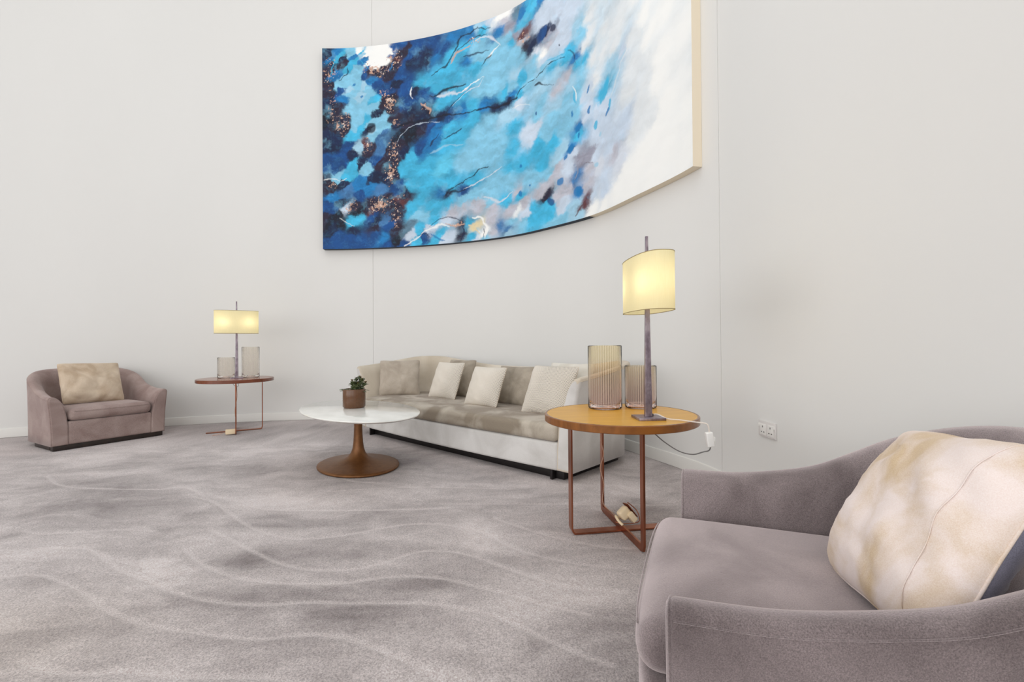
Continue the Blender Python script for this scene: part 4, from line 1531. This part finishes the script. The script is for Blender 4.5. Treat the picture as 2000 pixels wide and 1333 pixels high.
# ------------------------------------------------------------------ ribbed glass vases
def vase(label, loc, r, h, mat, ribs=44):
    t = thing('glass_vase', label, 'vase', loc, 0, 'ribbed glass vases')
    prof = [(0, .0), (r * .93, .0), (r * .99, .006), (r, .016), (r, .05), (r, h * .5), (r, h - .004), (r - .0015, h), (r - .004, h),
            (r - .0055, h - .004), (r - .0055, h * .5), (r - .0055, .05), (r - .008, .030), (r * .8, .023), (0, .0225)]
    n = ribs * 6
    vs, fs = [], []
    rings = []
    for idx, (rr, z) in enumerate(prof):
        if rr < 1e-6:
            rings.append([len(vs)])
            vs.append((0, 0, z))
            continue
        ring = []
        for k in range(n):
            a = 2 * math.pi * k / n
            amp = 0.0
            if idx >= 9 and idx <= 11:
                amp = 0.0014 * abs(math.cos(a * ribs / 2))
            if idx in (4, 5):
                amp = 0.0006 * abs(math.sin(a * ribs / 2))
            ring.append(len(vs))
            vs.append(((rr - amp) * math.cos(a), (rr - amp) * math.sin(a), z))
        rings.append(ring)
    for a, b in zip(rings[:-1], rings[1:]):
        for k in range(n):
            k2 = (k + 1) % n
            if len(a) == 1:
                fs.append((a[0], b[k2], b[k]))
            elif len(b) == 1:
                fs.append((a[k], a[k2], b[0]))
            else:
                fs.append((a[k], a[k2], b[k2], b[k]))
    mesh_obj('ribbed_body', vs, fs, mat, t)
    lathe_obj('glass_foot', [(0, .0205), (r * .80, .0215), (r * .86, .016), (r * .88, .009), (r * .84, .0045), (0, .004)], M['vase_clear'], t, n=64)
    return t


vase('tall amber ribbed glass vase on the honey-oak side table', (0.511, 2.515, TT + .0015), 0.0925, 0.345, M['vase_amber'])
vase('short rose ribbed glass vase behind the lamp on the honey-oak table', (0.712, 2.53, TT + .0015), 0.086, 0.232, M['vase_amber'])
vase('short smoky ribbed glass vase left of the far lamp', (-3.26, 5.19, TT + .0015), 0.087, 0.232, M['vase_smoke'])
vase('tall smoky ribbed glass vase right of the far lamp', (-3.03, 5.275, TT + .0015), 0.090, 0.350, M['vase_smoke'])

# ------------------------------------------------------------------ oval pedestal table
CT = Vector((-1.225, 3.615, 0))
ct = thing('coffee_table', 'oval white marble coffee table on a copper trumpet pedestal, in front of the sofa', 'coffee table', CT, math.atan2(.815, -.58) + .05)
prof = [(0, .418), (.80, .418), (.93, .424), (.985, .434), (1.0, .441), (.997, .446), (.985, .449), (0, .450)]
lathe_obj('tabletop', prof, M['marble'], ct, n=128, ex=.705, ey=.405)
prof = [(0, .0), (.31, .0), (.332, .003), (.335, .010), (.332, .016), (.31, .021), (.24, .030), (.17, .042), (.12, .056), (.085, .075), (.06, .105), (.047, .14),
        (.040, .19), (.036, .25), (.034, .31), (.035, .36), (.040, .395), (.05, .412), (.06, .4178), (0, .4178)]
lathe_obj('pedestal', prof, M['tulip'], ct, n=96, ex=1.134, ey=.896, ang=60)

# potted plant
pp = thing('potted_plant', 'small green succulent in a brown glazed grid-textured pot on the marble table', 'plant', (-1.285, 3.70, .4505))
pr_ = .088
lathe_obj('pot', [(0, 0), (pr_ * .9, 0), (pr_, .012), (pr_, .143), (pr_ - .003, .150), (pr_ - .008, .150), (pr_ - .010, .145), (pr_ - .010, .118), (0, .118)], M['pot'], pp, n=64)
lathe_obj('soil', [(pr_ - .0102, .1185), (pr_ * .6, .124), (0, .127)], M['soil'], pp, n=32)


def leaf(bm, base, d, L, wd, cup=0.25, droop=0.2):
    d = Vector(d).normalized()
    s = d.cross(Vector((0, 0, 1)))
    s = s.normalized() if s.length > .05 else Vector((1, 0, 0))
    up = s.cross(d)
    rows = []
    for i in range(7):
        t = i / 6
        wdt = wd * math.sin(math.pi * min(1, t * .88 + .10)) ** .7
        c = Vector(base) + d * (L * t) - Vector((0, 0, droop * L * t * t))
        rows.append([bm.verts.new(c + s * (a * wdt) + up * (cup * wdt * abs(a) ** 1.5)) for a in (-1, -.5, 0, .5, 1)])
    for a, b in zip(rows[:-1], rows[1:]):
        for k in range(4):
            bm.faces.new((a[k], a[k + 1], b[k + 1], b[k]))


lf = bmesh.new()
bud = bmesh.new()
rnd = random.Random(4)
stems = []
for k in range(13):
    a = rnd.uniform(0, 6.28)
    r0 = rnd.uniform(0, .04)
    bx, by = .018 + r0 * math.cos(a), r0 * math.sin(a)
    hgt = rnd.uniform(.05, .125)
    tip = Vector((bx + rnd.uniform(-.03, .055), by + rnd.uniform(-.03, .03), .12 + hgt))
    stems.append((Vector((bx, by, .115)), tip))
    for j in range(10):
        t = rnd.uniform(.25, 1)
        b0 = Vector((bx, by, .115)).lerp(tip, t)
        an = rnd.uniform(0, 6.28)
        leaf(lf, b0, (math.cos(an), math.sin(an), rnd.uniform(.0, .9)), rnd.uniform(.03, .05), rnd.uniform(.010, .016))
    for j in range(6):
        an = rnd.uniform(0, 6.28)
        leaf(bud, tip, (math.cos(an) * .7, math.sin(an) * .7, 1), rnd.uniform(.016, .026), .008)
for (dx, dy, dz) in ((-1, -.2, .35), (-1, .1, .15), (-.9, -.5, .3), (.9, -.3, .1), (1, .2, .2)):
    leaf(lf, (.0 + .02 * dx, 0, .135), (dx, dy, dz), .10, .014)
o = bm_obj('leaves', lf, M['leaf'], pp)
sm = o.modifiers.new('thickness', 'SOLIDIFY')
sm.thickness = .002
bm_obj('buds', bud, M['leafbud'], pp)
vv, ff = [], []
for a, b in stems:
    v, f = tube([a, a.lerp(b, .5), b], .003, 6)
    ff += [tuple(i + len(vv) for i in q) for q in f]
    vv += v
mesh_obj('stems', vv, ff, M['leaf'], pp)


# ------------------------------------------------------------------ wall socket
def build_socket():
    u0, z = wall_hit(1500.5, 839.5)
    x, y, nx, ny, tx, ty = wall_at(u0)
    t = thing('wall_socket', 'white double wall socket low on the curved wall behind the foreground armchair', 'socket', (x + nx * .0005, y + ny * .0005, z), math.atan2(ty, tx))
    # local: x along wall, -y towards the room
    box_obj('face_plate', (0, -.0045, 0), (.146, .009, .088), M['socketface'], t, .003)
    for sx in (-1, 1):
        g = box_obj('socket_outlet', (sx * .033, -.0095, -.004), (.052, .003, .062), M['plastic'], t, .001)
        for (dx, dz, w_, h_) in ((0, .016, .005, .010), (-.011, -.014, .008, .005), (.011, -.014, .008, .005)):
            box_obj('pin_slot', (sx * .033 + dx, -.0112, -.004 + dz), (w_, .0012, h_), M['plasticdark'], g, 0)
        s = box_obj('rocker_switch', (sx * .064 if sx > 0 else -.0655, -.0105, .018), (.009, .006, .016), M['plastic'], t, .001)
    return t


build_socket()

# ------------------------------------------------------------------ lamp leads
lead = thing('lamp_lead', 'white twisted lead with inline switch hanging off the honey-oak table edge', 'cable', (L1.x, L1.y, TT + .012))


def rel(p, o):
    return Vector(p) - o


lo = Vector(lead.location)
A0 = Vector((L1.x + .016, L1.y + .006, TT + .018))
pts = [A0, A0 + Vector((.03, 0, .002)), (0.715, 2.10, TT + .008), (0.765, 2.075, TT + .006), (0.80, 2.03, TT + .006), (0.828, 1.99, TT + .007), (0.842, 1.975, TT + .004), (0.848, 1.972, TT - .012), (0.850, 1.972, TT - .03)]
SWP = Vector((0.8515, 1.972, TT - .062))
main = spline(pts, 14)


def twisted(path, r, amp, pitch):
    out = [[], []]
    s = 0
    for i, p in enumerate(path):
        t = (path[min(i + 1, len(path) - 1)] - path[max(i - 1, 0)]).normalized()
        if i:
            s += (path[i] - path[i - 1]).length
        u = t.orthogonal().normalized() if abs(t.z) > .9 else t.cross(Vector((0, 0, 1))).normalized()
        v = t.cross(u)
        a = s / pitch * 2 * math.pi
        for k in (0, 1):
            out[k].append(p + (u * math.cos(a + math.pi * k) + v * math.sin(a + math.pi * k)) * amp)
    return out


def dense(pts, n):
    return spline(pts, n)


vv, ff = [], []
for strand in twisted(dense(pts, 40), 0, .0016, .014):
    v, f = tube([rel(p, lo) for p in strand], .0018, 6)
    ff += [tuple(i + len(vv) for i in q) for q in f]
    vv += v
mesh_obj('white_lead', vv, ff, M['cable_w'], lead)
box_obj('lead_gland', tuple(rel(A0, lo) + Vector((.002, 0, 0))), (.016, .012, .012), M['plasticdark'], lead, .003)
sw = box_obj('inline_switch', tuple(rel(SWP, lo)), (.030, .026, .064), M['plastic'], lead, .006, 3, rot=Matrix.Rotation(-.12, 4, 'Y'))
box_obj('switch_rocker', tuple(rel(SWP, lo) + Vector((.016, -.004, .002))), (.012, .012, .020), M['plastic'], sw, .003)
loop = [SWP + Vector((.004, 0, -.033)), SWP + Vector((0, .01, -.05)), (0.83, 1.99, .475), (0.80, 2.03, .455), (0.755, 2.07, .46), (0.70, 2.11, .495), (0.65, 2.17, .54), (0.60, 2.30, .557)]
tube_obj('grey_lead', [rel(p, lo) for p in spline(loop, 12)], .0026, M['cable_g'], lead, n=8)
r9 = math.radians(9)
far_leg = T1 + Vector((-math.sin(r9) * .262, math.cos(r9) * .262, 0))
down = [(0.60, 2.30, .557), (far_leg.x + .03, far_leg.y - .03, .556), (far_leg.x + .004, far_leg.y - .020, .53), (far_leg.x - .010, far_leg.y - .012, .42), (far_leg.x + .004, far_leg.y - .022, .33), (far_leg.x - .014, far_leg.y - .018, .25),
        (far_leg.x + .004, far_leg.y - .022, .16), (far_leg.x - .004, far_leg.y - .022, .07), (far_leg.x + .012, far_leg.y - .04, .035), (0.545, 2.46, .031), (0.552, 2.42, .034)]
vv, ff = [], []
for strand in twisted(dense(down, 40), 0, .0017, .02):
    v, f = tube([rel(p, lo) for p in strand], .0018, 6)
    ff += [tuple(i + len(vv) for i in q) for q in f]
    vv += v
mesh_obj('beige_lead', vv, ff, M['cable_b'], lead)

# plug adapter resting on the crossed runners
ad = thing('plug_adapter', 'cream plug adapter in a dark wire holder on the crossed runners of the oak table', 'plug', (0.585, 2.36, .030))
Rm = Matrix.Rotation(math.radians(-38), 4, 'Y') @ Matrix.Rotation(math.radians(20), 4, 'Z')
mesh_b = bmesh.new()
bev_box(mesh_b, -.012, 0, .045, .062, .045, .056, .016, 4, rot=Rm)
bm_obj('adapter_body', mesh_b, M['cream'], ad)
mesh_b = bmesh.new()
bev_box(mesh_b, .022, -.012, .030, .030, .040, .052, .004, 2, rot=Rm)
bm_obj('adapter_plug', mesh_b, M['cream'], ad)
tube_obj('holder', spline([(-.062, -.01, .004), (-.03, -.03, .002), (.03, -.03, .004), (.062, -.02, .016), (.055, .01, .055), (.01, .02, .094)], 8), .0025, M['bronze'], ad, n=6)
box_obj('holder_plate', (.022, .010, .058), (.004, .050, .085), M['bronze'], ad, .001, rot=Rm)
tube_obj('cable_knot', spline([(-.034, -.06, .006), (-.048, -.03, .016), (-.056, -.005, .030), (-.046, .015, .018), (-.036, .0, .02)], 8), .007, M['cream'], ad, n=8)

# far table adapter and lead
fa = thing('plug_adapter', 'cream plug adapter on the floor runner of the far red-brown table', 'plug', (-3.15, 4.99, 0), math.radians(30))
box_obj('adapter_body', (0.06, -.11, .034), (.10, .06, .050), M['cream'], fa, .006, 3)
tube_obj('adapter_lead', spline([(.01, -.11, .03), (-.05, -.10, .012), (-.11, -.11, .005)], 8), .003, M['cable_b'], fa, n=6)
fl = thing('lamp_lead', 'thin grey lead looping below the far red-brown tabletop', 'cable', (T2.x, T2.y, TT - .036))
tube_obj('loop', spline([(.02, -.10, -.001), (.05, -.12, -.03), (.08, -.12, -.05), (.10, -.12, -.04), (.09, -.10, -.002)], 8), .002, M['cable_g'], fl, n=6)
r2 = math.radians(211)
nl = Vector((math.sin(r2) * .262, -math.cos(r2) * .262, 0))
tube_obj('beige_lead', spline([(.02, -.10, -.004), tuple(nl * .9 + Vector((0, 0, -.03))), tuple(nl * .93 + Vector((.012, 0, -.2))), tuple(nl * .93 + Vector((-.012, 0, -.35))), tuple(nl * .93 + Vector((.0, 0, -.50)))], 10), .003, M['cable_b'], fl, n=6)
